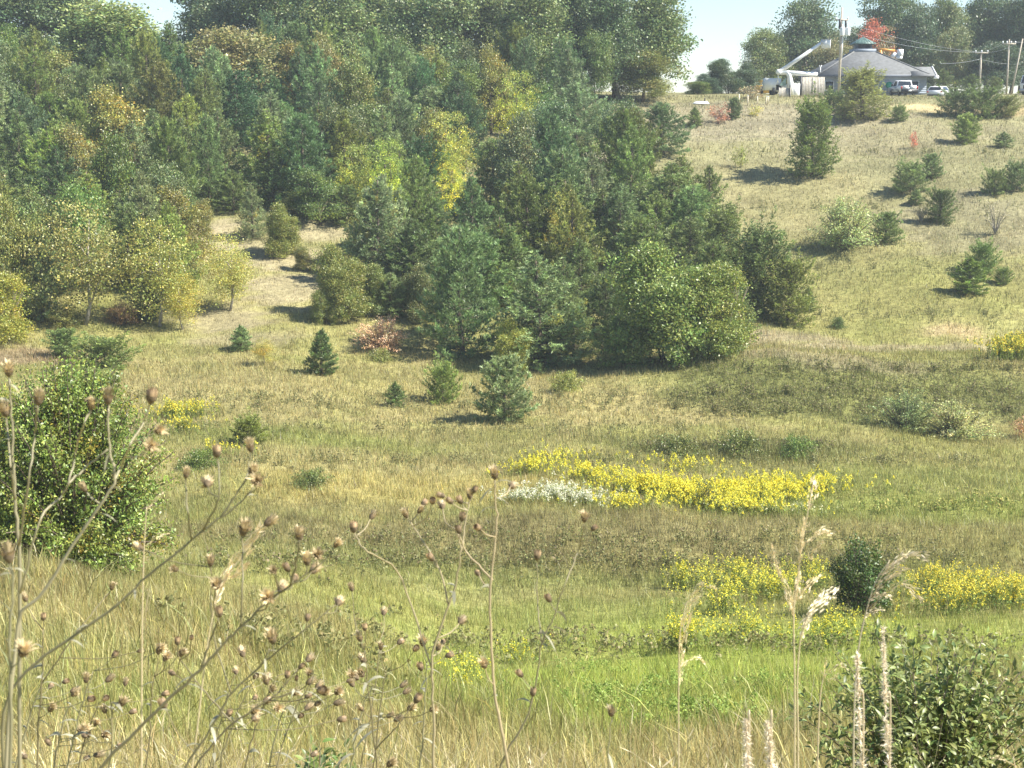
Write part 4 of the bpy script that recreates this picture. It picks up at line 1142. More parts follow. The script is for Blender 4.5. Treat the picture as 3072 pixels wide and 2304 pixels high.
def edge_truck(u, Y, rz):
    x = at(u, 280, Y)[0]
    e = empty('box_truck', (x, Y, float(h(x, Y))), rz)
    tag(e, 'white truck with a blue topped box cut by the right edge', 'truck')
    cab = part('cab', M_PAINT, e, lambda g: g.prism([(0, .5), (-.1, 1.3), (.45, 2.35), (1.7, 2.4), (1.7, .5)], -1.05, 1.05))
    part('windscreen', M_GLASS, cab, lambda g: g.add([(-.95, -.09, 1.38), (.95, -.09, 1.38), (.9, .37, 2.25), (-.9, .37, 2.25)], Q=[(0, 1, 2, 3)]))
    part('side_window', M_GLASS, cab, lambda g: g.add([(-1.055, .15, 1.4), (-1.055, 1.3, 1.4), (-1.055, 1.3, 2.15), (-1.055, .45, 2.15)], Q=[(0, 1, 2, 3)]))
    part('cargo_box', M_PAINT, e, lambda g: g.box((0, 4.4, 1.95), (2.3, 5.2, 2.5)))
    part('box_top', M_BLUE, e, lambda g: g.box((0, 4.4, 3.48), (2.32, 5.22, .55)), label='blue upper band of the box')
    part('grille', M_DARK, e, lambda g: g.box((0, -.08, .95), (1.3, .08, .4)))
    part('bumper', M_STEEL, e, lambda g: g.box((0, -.1, .55), (2.1, .2, .25)))
    for s in (-1, 1):
        for y in (.75, 5.6):
            wheel(e, s * .9, y, .45, .28)
edge_truck(3085, 186, -.75)

# aerial lift truck with raised boom, standing behind the shed
YT = 184.0
tx = at(2370, 260, YT)[0]
T_ = empty('aerial_lift_truck', (tx, YT, float(h(tx, YT))))
tag(T_, 'white aerial lift truck with its boom raised to the right', 'truck')
def tp_(u, v, Y=YT):
    p = at(u, v, Y)
    return (p[0] - T_.location.x, p[1] - T_.location.y, p[2] - T_.location.z)
part('turret', M_WHITE, T_, lambda g: g.tube([tp_(2372, 286), tp_(2371, 250), tp_(2368, 226), tp_(2360, 214)], [.42, .36, .30, .28], 10))
part('chassis', M_WHITE, T_, lambda g: g.box((1.0, 1.2, .85), (5.2, 2.0, .8)))
part('service_body', M_WHITE, T_, lambda g: g.box((np.array(tp_(2387, 276))), (1.25, .5, 1.9)), label='tall white side locker')
cb = part('cab', M_WHITE, T_, lambda g: g.prism([(.2, .6), (.2, 2.0), (2.0, 2.0), (2.0, .6)], -2.9, -1.0))
part('windscreen', M_GREENG, cb, lambda g: g.add([tp_(2338, 257, YT - .1), tp_(2357, 257, YT - .1), tp_(2358, 233, YT - .1), tp_(2352, 238, YT - .1)], Q=[(0, 1, 2, 3)]))
def boomseg(a, b, r0, r1):
    def f(g):
        a_, b_ = np.array(a), np.array(b)
        g.tube([a_, a_ * .5 + b_ * .5, b_], [r0, (r0 + r1) / 2, r1], 8)
    return f
part('lower_boom', M_WHITE, T_, boomseg(tp_(2342, 217), tp_(2452, 223), .27, .25))
ub = part('upper_boom', M_WHITE, T_, boomseg(tp_(2340, 214), tp_(2466, 128), .25, .17))
part('boom_tip', M_STEEL, ub, boomseg(tp_(2464, 132), tp_(2468, 118), .2, .14))
part('elbow', M_WHITE, T_, lambda g: g.tube([tp_(2336, 216, YT - .5), tp_(2336, 216, YT + .5)], [.34, .34], 12))
bk = part('bucket', M_WHITE, T_, lambda g: g.box(tp_(2478, 132), (.80, .75, 1.0), Matrix.Rotation(.75, 3, 'Z')), label='white bucket hanging at the boom tip')
part('bucket_rim', M_STEEL, bk, lambda g: g.box(np.array(tp_(2478, 132)) + np.array((0, 0, .52)), (.88, .83, .07), Matrix.Rotation(.75, 3, 'Z')))
part('stay', M_WHITE, T_, boomseg(tp_(2335, 222), tp_(2333, 250), .07, .07))
for s in (0, 1):
    for q in (-1.9, 2.6):
        wheel(T_, q, .3 + s * 1.7, .45, .3)
# second lift: only its bucket and orange boom show over the roof
YS = 201.0
sx_ = at(2690, 260, YS)[0]
T2 = empty('aerial_lift_truck', (sx_, YS, float(h(sx_, YS))))
tag(T2, 'second aerial lift with orange boom, its white bucket showing above the roof', 'truck')
def sp_(u, v, Y=YS):
    p = at(u, v, Y)
    return (p[0] - T2.location.x, p[1] - T2.location.y, p[2] - T2.location.z)
part('chassis', M_ORANGE, T2, lambda g: g.box((0, .8, .9), (5, 2, .9)))
part('turret', M_ORANGE, T2, boomseg((-1.2, .8, .9), sp_(2640, 150), .4, .25))
part('boom', M_ORANGE, T2, boomseg(sp_(2638, 148), sp_(2684, 152), .17, .15))
part('jib', M_WHITE, T2, boomseg(sp_(2676, 172), sp_(2688, 160), .30, .26))
bk = part('bucket', M_WHITE, T2, lambda g: g.box(sp_(2700, 158), (.62, .6, .85), Matrix.Rotation(.75, 3, 'Z')))
part('bucket_skirt', M_WHITE, bk, lambda g: g.box(sp_(2697, 173), (.75, .55, .36)))
for q in (-1.7, 1.7):
    for s in (0, 1): wheel(T2, q, s * 1.7, .45, .3)
# yellow machine left of the fence
YM = 190.0
mx = at(2304, 262, YM)[0]
MC = empty('yellow_loader', (mx, YM, float(h(mx, YM))))
tag(MC, 'yellow machine cab half hidden by brush left of the fence', 'machine')
def mp_(u, v, Y=YM):
    p = at(u, v, Y)
    return np.array((p[0] - MC.location.x, p[1] - MC.location.y, p[2] - MC.location.z))
part('canopy', M_YELLOW, MC, lambda g: g.box(mp_(2300, 243), (1.7, 1.4, .18)))
for q in (2283, 2299, 2317):
    part('cab_post', M_YELLOW, MC, lambda g, q=q: g.tube([mp_(q, 243, YM - .5), mp_(q, 262, YM - .5)], [.06, .06], 5))
part('body', M_YELLOW, MC, lambda g: g.box(mp_(2300, 268), (2.6, 1.6, .9)))
part('seat', M_DARK, MC, lambda g: g.box(mp_(2304, 254), (.5, .5, .7)))
for q in (-.9, .9): wheel(MC, q, -.7, .5, .3)
# white frame seen behind the roof
FR = empty('pipe_gantry', tuple(at(2547, 200, 199)))
FR.location.z = float(h(FR.location.x, 199))
tag(FR, 'white square pipe frame behind the left slope of the roof', 'frame')
def fp_(u, v):
    p = at(u, v, 199)
    return np.array((p[0] - FR.location.x, 0, p[2] - FR.location.z))
for a, b in (((2536, 290), (2536, 164)), ((2557, 290), (2557, 164))):
    part('upright', M_WHITE, FR, lambda g, a=a, b=b: g.tube([fp_(*a), fp_(*b)], [.11, .11], 6))
part('crossbar', M_WHITE, FR, lambda g: g.tube([fp_(2534, 165), fp_(2559, 165)], [.11, .11], 6))

# shed of upright boards and the low board fence
YF = 180.0
def shed():
    x0, x1 = at(2406, 260, YF)[0], at(2473, 260, YF)[0]
    zb = float(h((x0 + x1) / 2, YF)) - .25
    zt = at(2440, 231, YF)[2]
    e = empty('board_shed', ((x0 + x1) / 2, YF, zb))
    tag(e, 'weathered wooden enclosure of upright boards beside the building', 'shed')
    w = x1 - x0
    n = 15
    for i in range(n):
        def f(g, i=i):
            bw = w / n
            g.box((-w / 2 + bw * (i + .5), random.uniform(-.012, .012), (zt - zb) / 2 + random.uniform(-.03, .03)), (bw * .93, .03, zt - zb))
        part('board', random.choice([M_WOOD, M_WOOD2]), e, f)
    part('rear_panel', M_WOOD2, e, lambda g: g.box((0, 1.2, (zt - zb) / 2 - .05), (w - .06, .04, zt - zb - .1)))
    part('rail', M_WOOD2, e, lambda g: g.box((0, .05, .4), (w, .06, .10)))
    part('rail', M_WOOD2, e, lambda g: g.box((0, .05, zt - zb - .3), (w, .06, .10)))
    part('post', M_DARK, e, lambda g: g.box((-w / 2 - .14, 0, (zt - zb) / 2), (.18, .14, zt - zb + .1)), label='dark post at the left corner')
shed()
def fence():
    x0, x1 = at(2333, 280, YF)[0], at(2370, 280, YF)[0]
    zb = float(h((x0 + x1) / 2, YF)) - .35
    zt = at(2350, 264, YF)[2]
    e = empty('board_fence', ((x0 + x1) / 2, YF - .6, zb))
    tag(e, 'low grey board fence left of the white lift truck', 'fence')
    w = x1 - x0
    n = 9
    for i in range(n):
        part('board', random.choice([M_WOOD, M_WOOD2]), e, lambda g, i=i: g.box((-w / 2 + w / n * (i + .5), 0, (zt - zb) / 2 + random.uniform(-.06, .06)), (w / n * .9, .03, zt - zb)))
    part('post', M_DARK, e, lambda g: g.box((w / 2 - .15, -.08, (zt - zb) / 2 + .15), (.12, .1, zt - zb + .4)))
    part('rail', M_WOOD2, e, lambda g: g.box((0, .06, (zt - zb) * .7), (w, .06, .1)))
fence()
for i, (u, v0, v1, lab) in enumerate([(2217, 311, 283, 'leftmost pale fence post on the upper field'), (2243, 313, 285, 'second pale fence post from the left'), (2272, 309, 289, 'short pale post third from the left'), (2297, 310, 288, 'pale post leaning against its neighbour'), (2305, 306, 288, 'pale post nearest the board fence')]):
    p = ground_at(u, v0 + 4)
    tz = at(u, v1, p[1])[2]
    e = empty('fence_post', (p[0], p[1], p[2] - .1))
    tag(e, lab, 'post', 'pale posts near the board fence')
    lean = .1 if i == 3 else 0
    part('shaft', M_POST, e, lambda g: g.tube([(0, 0, 0), (lean, 0, tz - p[2])], [.07, .065], 8))
    part('cap', M_WHITE, e, lambda g: g.tube([(lean, 0, tz - p[2]), (lean, 0, tz - p[2] + .1)], [.08, .04], 8))
p = ground_at(2103, 312)
cn = empty('white_canoe', (p[0], p[1], p[2]), 0)
tag(cn, 'long white upturned boat lying on the plateau edge below the open sky', 'boat')
def hull(g):
    n = 9
    for_ = np.linspace(-1, 1, n)
    V, Q = [], []
    for s in for_:
        w = .36 * (1 - s * s) ** .6 + .02
        hgt = .34 * (1 - s * s) ** .35 + .06
        for t in np.linspace(0, math.pi, 7):
            V.append((s * .95, -.7 * w * math.cos(t), .7 * hgt * math.sin(t)))
    for i in range(n - 1):
        for j in range(6):
            Q.append((i * 7 + j, i * 7 + j + 1, i * 7 + 7 + j + 1, i * 7 + 7 + j))
    g.add(V, Q=Q)
part('hull', M_WHITE, cn, hull, True)
part('keel', M_WHITE, cn, lambda g: g.box((0, 0, .28), (1.5, .04, .04)))
part('support', M_DARK, cn, lambda g: g.box((.4, 0, .42), (.12, .12, .4)))

# ------------------------------------------------------------------ utility poles and wires
def pole(u, vtop, Y, lab, r=.15, lean=0.0, wood=M_POLE):
    x = at(u, vtop, Y)[0]
    zt = at(u, vtop, Y)[2]
    zb = float(h(x - lean, Y)) - .2
    e = empty('utility_pole', (x - lean, Y, zb))
    tag(e, lab, 'pole', 'utility poles on the plateau')
    part('shaft', wood, e, lambda g: g.tube([(0, 0, 0), (lean * .5, 0, (zt - zb) / 2), (lean, 0, zt - zb)], [r * 1.0, r * .88, r * .65], 8))
    return e, zb, zt
def arm(e, zb, z, w, dx=0.0, ins=3):
    a = part('crossarm', M_POLE, e, lambda g: g.box((dx, -.16, z - zb), (w, .12, .16)))
    for k in np.linspace(-.46, .46, ins):
        part('insulator', M_WHITE, a, lambda g, k=k: g.tube([(dx + k * w, -.16, z - zb + .08), (dx + k * w, -.16, z - zb + .2), (dx + k * w, -.16, z - zb + .34)], [.07, .10, .05], 6))
e1, zb1, zt1 = pole(2526, 22, 183.5, 'tall pole with two white transformers beside the roof', .17)
arm(e1, zb1, at(2526, 60, 183.5)[2], 1.5, 0, 2)
part('cutout', M_DARK, e1, lambda g: g.box((-.25, -.3, at(2526, 72, 183.5)[2] - zb1), (.22, .25, 1.1)))
part('cutout', M_DARK, e1, lambda g: g.box((.45, -.3, at(2526, 74, 183.5)[2] - zb1), (.2, .25, .9)))
for dx in (.05, .68):
    t = part('transformer', M_STEEL, e1, lambda g, dx=dx: g.lathe([(.001, -.5), (.27, -.5), (.29, -.4), (.29, .4), (.25, .5), (.001, .54)], 14), True, label='white transformer can')
    t.location = (dx, -.42, at(2526, 95, 183.5)[2] - zb1)
    t.data.materials[0] = M_WHITE
    part('bushing', M_WHITE, t, lambda g: g.tube([(0, 0, .5), (0, 0, .85)], [.07, .04], 6))
part('ground_wire_guard', M_WHITE, e1, lambda g: g.box((.16, -.2, at(2526, 140, 183.5)[2] - zb1), (.13, .08, 2.6)))
e2, zb2, zt2 = pole(2944, 155, 199, 'telegraph pole with a T crossarm right of the building', .16)
arm(e2, zb2, zt2 - .15, 1.65, 0, 3)
e3, zb3, zt3 = pole(3028, 118, 196, 'thin pole with insulator arms, taller than the T pole', .13)
arm(e3, zb3, zt3 - .55, 1.7, -.05, 4)
e4, zb4, zt4 = pole(3068, 116, 198, 'leaning pole behind the truck at the right edge', .12, 1.1)
def wire(a, b, sag, lab, r=.022):
    a, b = np.array(a), np.array(b)
    t = np.linspace(0, 1, 15)[:, None]
    P = a * (1 - t) + b * t
    P[:, 2] -= sag * (4 * t * (1 - t))[:, 0]
    g = G()
    g.tube(P - a, np.full(15, r), 4)
    o = link('power_line', g.mesh('power_line', M_STEEL), None, tuple(a))
    tag(o, lab, 'wire', 'overhead wires')
w2 = lambda u, v, Y: at(u, v, Y)
wire(w2(2526, 62, 183.4), w2(2925, 155, 198.8), .5, 'wire from the transformer pole to the T crossarm, upper one', .012)
wire(w2(2530, 90, 183.3), w2(2963, 157, 198.8), .7, 'wire from the transformer pole to the T crossarm, lower one', .012)
wire(w2(2925, 157, 198.8), w2(3010, 130, 195.8), .25, 'wire from the T crossarm up to the thin pole', .014)
wire(w2(2963, 157, 198.8), w2(3048, 131, 195.8), .25, 'second wire from the T crossarm up to the thin pole', .014)
wire(w2(2945, 178, 198.8), w2(3062, 192, 198), .2, 'low wire between the T pole and the leaning pole', .016)
wire(w2(2820, 190, 192), w2(2944, 176, 198.8), .2, 'low wire running from the roof end to the T pole', .014)
wire(w2(3030, 125, 195.8), w2(3180, 110, 196), .3, 'wire leaving the thin pole past the right edge', .014)

# ------------------------------------------------------------------ goldenrod and other flowering weeds (uncountable stands)
YEL = np.array((.86, .77, .095)); WHT = np.array((.84, .83, .66))
GOLD_M = foliage_mat('petal', .35, .01)
def stand_of(name, label, cat, spots, col, hgt, seed, fl=16, fsize=.055, stemc=(.22, .27, .07), lf=10, spread=.16, yellowing=.2, lsize=.11):
    """spots: column, row (enlarged view), radius x, radius y, number of plants"""
    r = np.random.default_rng(seed)
    P = []
    for (u, v, rx, ry, n) in spots:
        c = ground_at(u * K, v * K)
        a, q = r.uniform(0, 6.283, n), np.abs(r.normal(0, .62, n))
        P.append(np.column_stack([c[0] + np.cos(a) * q * rx * r.uniform(.75, 1.1, n), c[1] + np.sin(a) * q * ry * r.uniform(.75, 1.1, n)]))
    P = np.vstack(P)
    x, y = P[:, 0], P[:, 1]
    z = h(x, y)
    n = len(x)
    H = hgt * r.uniform(.4, 1.15, n)
    g = G()
    # stems
    w = np.maximum(.008, .5 * y / 1533)
    th = r.uniform(0, 6.28, n)
    tx, ty = x + r.normal(0, .07, n), y + r.normal(0, .07, n)
    V = np.stack([np.stack([x - np.cos(th) * w, y - np.sin(th) * w, z - .05], 1), np.stack([x + np.cos(th) * w, y + np.sin(th) * w, z - .05], 1), np.stack([tx, ty, z + H], 1)], 1).reshape(-1, 3)
    sc = np.array(stemc)
    g.add(V, T=np.arange(n * 3).reshape(-1, 3), c=np.repeat(sc * np.exp(r.normal(0, .2, n))[:, None], 3, 0))
    # leaves up the stem
    k = lf
    f = r.uniform(.08, .8, (n, k))
    C = np.stack([x[:, None] + (tx - x)[:, None] * f, y[:, None] + (ty - y)[:, None] * f, z[:, None] + H[:, None] * f], -1) + r.normal(0, .06, (n, k, 3)) * np.array((1, 1, .3))
    leaves(g, r, C.reshape(-1, 3), lsize, sc * leaf_tint(r, n * k, .25, .12), .32, 0)
    # flowering tops
    k = fl
    tt = r.uniform(0, 1, (n, k))
    ang = r.uniform(0, 6.28, (n, k))
    rad = spread * H[:, None] * (1 - tt) * r.uniform(.3, 1.1, (n, k))
    C = np.stack([tx[:, None] + np.cos(ang) * rad, ty[:, None] + np.sin(ang) * rad, z[:, None] + H[:, None] * (.74 + .32 * tt)], -1).reshape(-1, 3)
    t = col * leaf_tint(r, n * k, .18, .06)
    gr = r.uniform(0, 1, n * k) < yellowing
    t[gr] = sc * 1.35
    leaves(g, r, C, fsize, t, .8, 0)
    o = link(name, g.mesh(name, GOLD_M), color=(1, 1, 1))
    tag(o, label, cat, None, 'stuff')
stand_of('goldenrod', 'wide band of bright yellow goldenrod across the middle of the hollow', 'wildflowers', [(1150, 1022, 2.0, 1.5, 90), (1270, 1036, 2.0, 1.6, 120), (1390, 1062, 2.4, 2.2, 330), (1480, 1080, 2.6, 2.6, 430), (1580, 1078, 2.6, 2.8, 450), (1680, 1070, 2.4, 2.4, 360), (1765, 1064, 1.8, 1.6, 140), (1610, 1112, 2.6, 1.0, 130), (1350, 1105, 1.6, .8, 60), (1220, 1000, 3.0, 2.0, 50), (1480, 1020, 3.5, 2.0, 70)], YEL, .70, 201, fl=26, fsize=.062, yellowing=.2, spread=.22, stemc=(.27, .31, .08))
stand_of('goldenrod', 'yellow goldenrod around the dark shrub at lower right', 'wildflowers', [(1480, 1275, 1.2, .8, 50), (1600, 1270, 1.9, 1.6, 120), (1680, 1300, 1.8, 1.5, 110), (1760, 1270, 1.2, 1.0, 50), (1560, 1330, 1.6, 1.2, 60), (1480, 1410, 1.2, .9, 55), (1620, 1390, 1.8, 1.2, 50), (1800, 1400, 1.6, 1.0, 45)], YEL * np.array((.95, .95, 1)), .95, 202, fl=24, fsize=.050, yellowing=.34, spread=.22)
stand_of('goldenrod', 'yellow goldenrod at the right edge below the brown bank', 'wildflowers', [(2020, 1285, 1.6, 1.4, 110), (2110, 1300, 2.0, 1.6, 160), (2195, 1315, 2.0, 1.5, 150), (2060, 1330, 1.8, 1.0, 80)], YEL * np.array((.95, .9, 1)), .95, 203, fl=24, fsize=.050, yellowing=.30, spread=.22)
stand_of('goldenrod', 'small yellow goldenrod clump behind the dried weeds at lower centre', 'wildflowers', [(1010, 1470, .6, .9, 40), (1110, 1435, .8, .9, 50), (1000, 1500, .5, .6, 25)], YEL, .55, 204, fl=14, fsize=.04, yellowing=.45, lsize=.07)
stand_of('goldenrod', 'yellow goldenrod beside the big bush at left', 'wildflowers', [(375, 905, 1.9, 1.5, 150), (420, 900, 1.4, 1.0, 60), (400, 935, 1.5, 1.0, 60), (480, 985, 1.6, .8, 30)], YEL * np.array((.95, .92, 1)), .85, 205, fl=16, fsize=.075, yellowing=.35)
stand_of('goldenrod', 'yellow flowering shrub stand at the right edge of the upper terrace', 'wildflowers', [(2190, 775, 1.6, 1.0, 90), (2210, 765, 1.4, 1.3, 110), (2160, 778, 1.6, .9, 60)], YEL * np.array((.9, .85, 1)), 1.3, 206, fl=18, fsize=.12, yellowing=.4, lsize=.14)
stand_of('aster', 'white flowering weeds left of the yellow band', 'wildflowers', [(1130, 1086, 1.5, .9, 90), (1200, 1078, 1.9, 1.7, 230), (1265, 1092, 1.3, 1.2, 80)], WHT, .55, 207, fl=24, fsize=.050, yellowing=.25, spread=.3, stemc=(.28, .31, .11))
stand_of('aster', 'pale weeds along the lip of the terrace below the yellow band', 'wildflowers', [(1660, 1112, 2.0, .7, 60), (1740, 1112, 1.6, .6, 40), (1560, 1108, 1.5, .6, 30)], WHT * np.array((1, .95, .75)), .5, 208, fl=12, fsize=.05, yellowing=.5, spread=.25)
stand_of('milkweed', 'scattered pale leaved weeds on the green flat at right', 'weeds', [(1900, 1105, 2.5, 1.6, 45), (2030, 1105, 2.5, 1.6, 50), (2160, 1095, 2.5, 1.8, 50), (1960, 1065, 2.2, 1.2, 16)], np.array((.50, .46, .16)), .5, 209, fl=12, fsize=.09, yellowing=.4, spread=.3)
stand_of('ragweed', 'fresh green leafy weeds on the flat at lower centre', 'weeds', [(1300, 1530, 1.6, 1.4, 110), (1500, 1560, 1.8, 1.4, 110), (1650, 1500, 2.0, 1.5, 70), (1280, 1460, 1.4, 1.2, 40), (1420, 1500, 1.6, 1.4, 60)], np.array((.30, .38, .10)), .38, 210, fl=14, fsize=.045, stemc=(.22, .30, .07), yellowing=.5, spread=.35, lsize=.06)
stand_of('weeds', 'dull green weeds mixed into the grass of the hollow', 'weeds', [(u, v, 3.2, 2.4, 42) for u in range(560, 2200, 150) for v in (1000, 880, 1215, 1400)] + [(u, v, 4, 4, 34) for u in range(1650, 2200, 120) for v in (330, 450, 580, 680)] + [(u, v, 3, 3, 30) for u in range(300, 1500, 130) for v in (860, 930)], np.array((.30, .27, .12)), .42, 211, fl=8, fsize=.09, stemc=(.22, .225, .095), yellowing=.5, spread=.35, lsize=.12)
stand_of('weeds', 'dark weeds covering the face of the terraces', 'weeds', [(u, v, 2.6, 2.0, 60) for u in range(1540, 2220, 80) for v in (800, 850, 890)] + [(u, v, 2.4, 1.6, 16) for u in range(480, 2000, 90) for v in (1170, 1225)] + [(u, 970, 1.6, 1.2, 60) for u in range(1400, 1800, 60)], np.array((.28, .235, .13)), .45, 212, fl=8, fsize=.085, stemc=(.20, .21, .075), yellowing=.5, spread=.35, lsize=.12)

# ------------------------------------------------------------------ near leafy shrubs: every big leaf a piece
def leaf_mesh(name, L, Wd, curl, mat):
    """a pointed leaf folded along its midrib and drooping at the tip"""
    g = G()
    t = np.array((0, .25, .5, .75, 1.0))
    wd = np.array((.04, .42, .5, .32, .0)) * Wd
    z = -curl * L * t ** 2
    V = []
    for i in range(5):
        V += [(t[i] * L, -wd[i], z[i] + wd[i] * .35), (t[i] * L, 0, z[i]), (t[i] * L, wd[i], z[i] + wd[i] * .35)]
    Q = []
    for i in range(4):
        Q += [(i * 3, i * 3 + 3, i * 3 + 4, i * 3 + 1), (i * 3 + 1, i * 3 + 4, i * 3 + 5, i * 3 + 2)]
    g.add(V, Q=Q)
    return g, V, Q
def leafy_shrub(name, label, u, Y, H, R, nst, nlv, L, colr, seed, objs=300):
    r = np.random.default_rng(seed)
    foot = stand(u, Y, 2000)
    e = empty(name, (foot[0], foot[1], foot[2] - .03))
    tag(e, label, 'shrub')
    gs = G()
    pos, dirs = [], []
    for s in range(nst):
        az = r.uniform(0, 6.28)
        sp = R * r.uniform(.1, 1.0)
        tip = np.array((math.cos(az) * sp, math.sin(az) * sp, H * r.uniform(.62, 1.0) * (1 - .25 * (sp / R) ** 2)))
        b = np.array((math.cos(az) * .12 * R, math.sin(az) * .12 * R, 0))
        t = np.linspace(0, 1, 6)[:, None]
        mid = b * .4 + tip * .6 + np.array((0, 0, .12 * H)) - np.array((tip[0], tip[1], 0)) * .25
        P = b * (1 - t) ** 2 + 2 * mid * t * (1 - t) + tip * t ** 2
        gs.tube(P, np.linspace(.006, .002, 6), 5)
        k = max(3, nlv // nst)
        f = r.uniform(.22, 1.0, k) ** .8
        for q in f:
            p = b * (1 - q) ** 2 + 2 * mid * q * (1 - q) + tip * q ** 2
            tg = 2 * (mid - b) * (1 - q) + 2 * (tip - mid) * q
            side = r.normal(0, 1, 3)
            d = unit(side * .9 + unit(tg) * .5 + np.array((0, 0, .1)))
            pos.append(p + d * r.uniform(0, .10)); dirs.append(d)
    link('stems', gs.mesh('stems', BARK), e)
    pos, dirs = np.array(pos), np.array(dirs)
    n = len(pos)
    # those that show largest: nearest to the viewer and outermost
    score = -pos[:, 1] + .4 * pos[:, 2] + r.uniform(0, .3, n)
    order = np.argsort(-score)
    base = [leaf_mesh('leaf', L, L * .42, c, LEAF) for c in (.15, .35, .55)]
    meshes = []
    for (g, V, Q) in base:
        for b_ in (.75, 1.0, 1.3):
            g2 = G(); g2.add(V, Q=Q, c=np.tile(np.array((b_ * (1.1 if b_ > 1.1 else 1), b_, b_)), (len(V), 1)))
            meshes.append(g2.mesh('leaf', LEAF, True))
    rest = G()
    for i, k in enumerate(order):
        d = dirs[k]
        x = Vector(d)
        up = Vector(r.normal(0, .45, 3)) + Vector((0, 0, 1))
        zc_ = (up - x * up.dot(x)).normalized()
        yc_ = zc_.cross(x)
        s = r.uniform(.65, 1.2)
        Mx = Matrix((x, yc_, zc_)).transposed().to_4x4() @ Matrix.Scale(s, 4)
        Mx.translation = Vector(pos[k])
        if i < objs:
            o = link('leaf', meshes[r.integers(0, 9)], e, color=colr)
            o.matrix_local = Mx
        else:
            V = np.array(base[r.integers(0, 3)][1])
            A = np.array(Mx)
            V = V @ A[:3, :3].T + A[:3, 3]
            rest.add(V, Q=base[0][2], c=leaf_tint(r, 1, .25, .1)[0])
    if rest.n:
        o = link('foliage', rest.mesh('foliage', LEAF, True), e, color=colr)
        o['kind'] = 'stuff'
    return e
leafy_shrub('leafy_shrub', 'leafy green shrub filling the lower right corner', 2800, 9.0, 1.50, 1.0, 110, 7600, .056, (.205, .245, .075), 301)
leafy_shrub('leafy_shrub', 'low leafy green sprout at the bottom edge left of centre', 950, 8.0, .72, .38, 22, 460, .065, (.17, .23, .06), 302, objs=160)
leafy_shrub('leafy_shrub', 'small leafy sprout at the bottom edge near the white seed spikes', 1940, 8.5, .60, .16, 8, 110, .06, (.17, .22, .07), 303, objs=110)
leafy_shrub('leafy_shrub', 'dark leafy sprout at the bottom edge below the bent seed heads', 1235, 8.2, .50, .17, 9, 130, .065, (.10, .14, .045), 304, objs=130)

# ------------------------------------------------------------------ dried knapweed close to the viewer
M_HEAD = solid('dried_flower_head', (.125, .092, .052), .9, noise=.35, scale=300)
def head_meshes():
    gi = G()
    gi.lathe([(.0008, -.0080), (.0026, -.0066), (.0044, -.0040), (.0049, -.0010), (.0044, .0016), (.0034, .0030), (.0005, .0034)], 10)
    inv = gi.mesh('flower_head', M_HEAD, True)
    out = []
    for sd_ in range(3):
        r = np.random.default_rng(400 + sd_)
        g = G()
        for ring, (n, rr, z0, L, fl) in enumerate([(16, .0040, .0015, .0088, .72), (12, .0026, .0030, .0092, .40), (12, .0046, -.0015, .0055, .85), (8, .0012, .0035, .0090, .25)]):
            for k in range(n):
                a = k * 6.283 / n + r.normal(0, .14)
                o = np.array((math.cos(a), math.sin(a), 0)); s = np.array((-o[1], o[0], 0))
                l, f = L * r.uniform(.7, 1.25), fl * r.uniform(.6, 1.3)
                b = o * rr + np.array((0, 0, z0))
                m = b + o * l * .5 * f * .8 + np.array((0, 0, l * .55))
                t = b + o * l * f + np.array((0, 0, l * (1 - .25 * f)))
                w = .00105 * r.uniform(.7, 1.3)
                c = np.array((.56, .45, .26)) * math.exp(r.normal(0, .22)) if ring != 2 else np.array((.36, .26, .14)) * math.exp(r.normal(0, .2))
                g.add([b - s * w, b + s * w, m + s * w * .9, m - s * w * .9, t], T=[(3, 2, 4)], Q=[(0, 1, 2, 3)], c=c)
        out.append(g.mesh('bracts', DRY))
    gc = G()                                           # a closed head: bracts pressed together
    r = np.random.default_rng(410)
    for k in range(16):
        a = k * 6.283 / 16
        o = np.array((math.cos(a), math.sin(a), 0)); s = np.array((-o[1], o[0], 0))
        b = o * .0047; m = o * .0050 + np.array((0, 0, .004)); t = o * .0034 + np.array((0, 0, .0085 * r.uniform(.8, 1.1)))
        gc.add([b - s * .001, b + s * .001, m + s * .001, m - s * .001, t], T=[(3, 2, 4)], Q=[(0, 1, 2, 3)], c=np.array((.36, .25, .14)) * math.exp(r.normal(0, .25)))
    out.append(gc.mesh('bracts', DRY))
    return inv, out
INV, BRACT = head_meshes()
def spline(P, n):
    """a smooth line through the points"""
    P = np.asarray(P, float)
    if len(P) < 3:
        return np.array([P[0] * (1 - t) + P[-1] * t for t in np.linspace(0, 1, n)])
    Q = np.vstack([2 * P[0] - P[1], P, 2 * P[-1] - P[-2]])
    out = []
    for t in np.linspace(0, len(P) - 1 - 1e-6, n):
        i = int(t); f = t - i
        a, b, c, d = Q[i], Q[i + 1], Q[i + 2], Q[i + 3]
        out.append(.5 * ((2 * b) + (c - a) * f + (2 * a - 5 * b + 4 * c - d) * f ** 2 + (3 * b - a - 3 * c + d) * f ** 3))
    return np.array(out)
def rooted(foot, mp):
    """a line that leaves the soil upright and runs smoothly into the traced stem"""
    mp = np.array(mp)
    d = unit(mp[0] - mp[1]) * abs(mp[0][2] - foot[2]) * .4
    t = np.linspace(0, 1, 8)[:-1, None]
    c0, c1 = foot + np.array((0, 0, abs(mp[0][2] - foot[2]) * .3)), mp[0] + d
    lo = foot * (1 - t) ** 3 + 3 * c0 * t * (1 - t) ** 2 + 3 * c1 * t ** 2 * (1 - t) + mp[0] * t ** 3
    return np.vstack([lo, spline(mp, 3 + 4 * len(mp))])
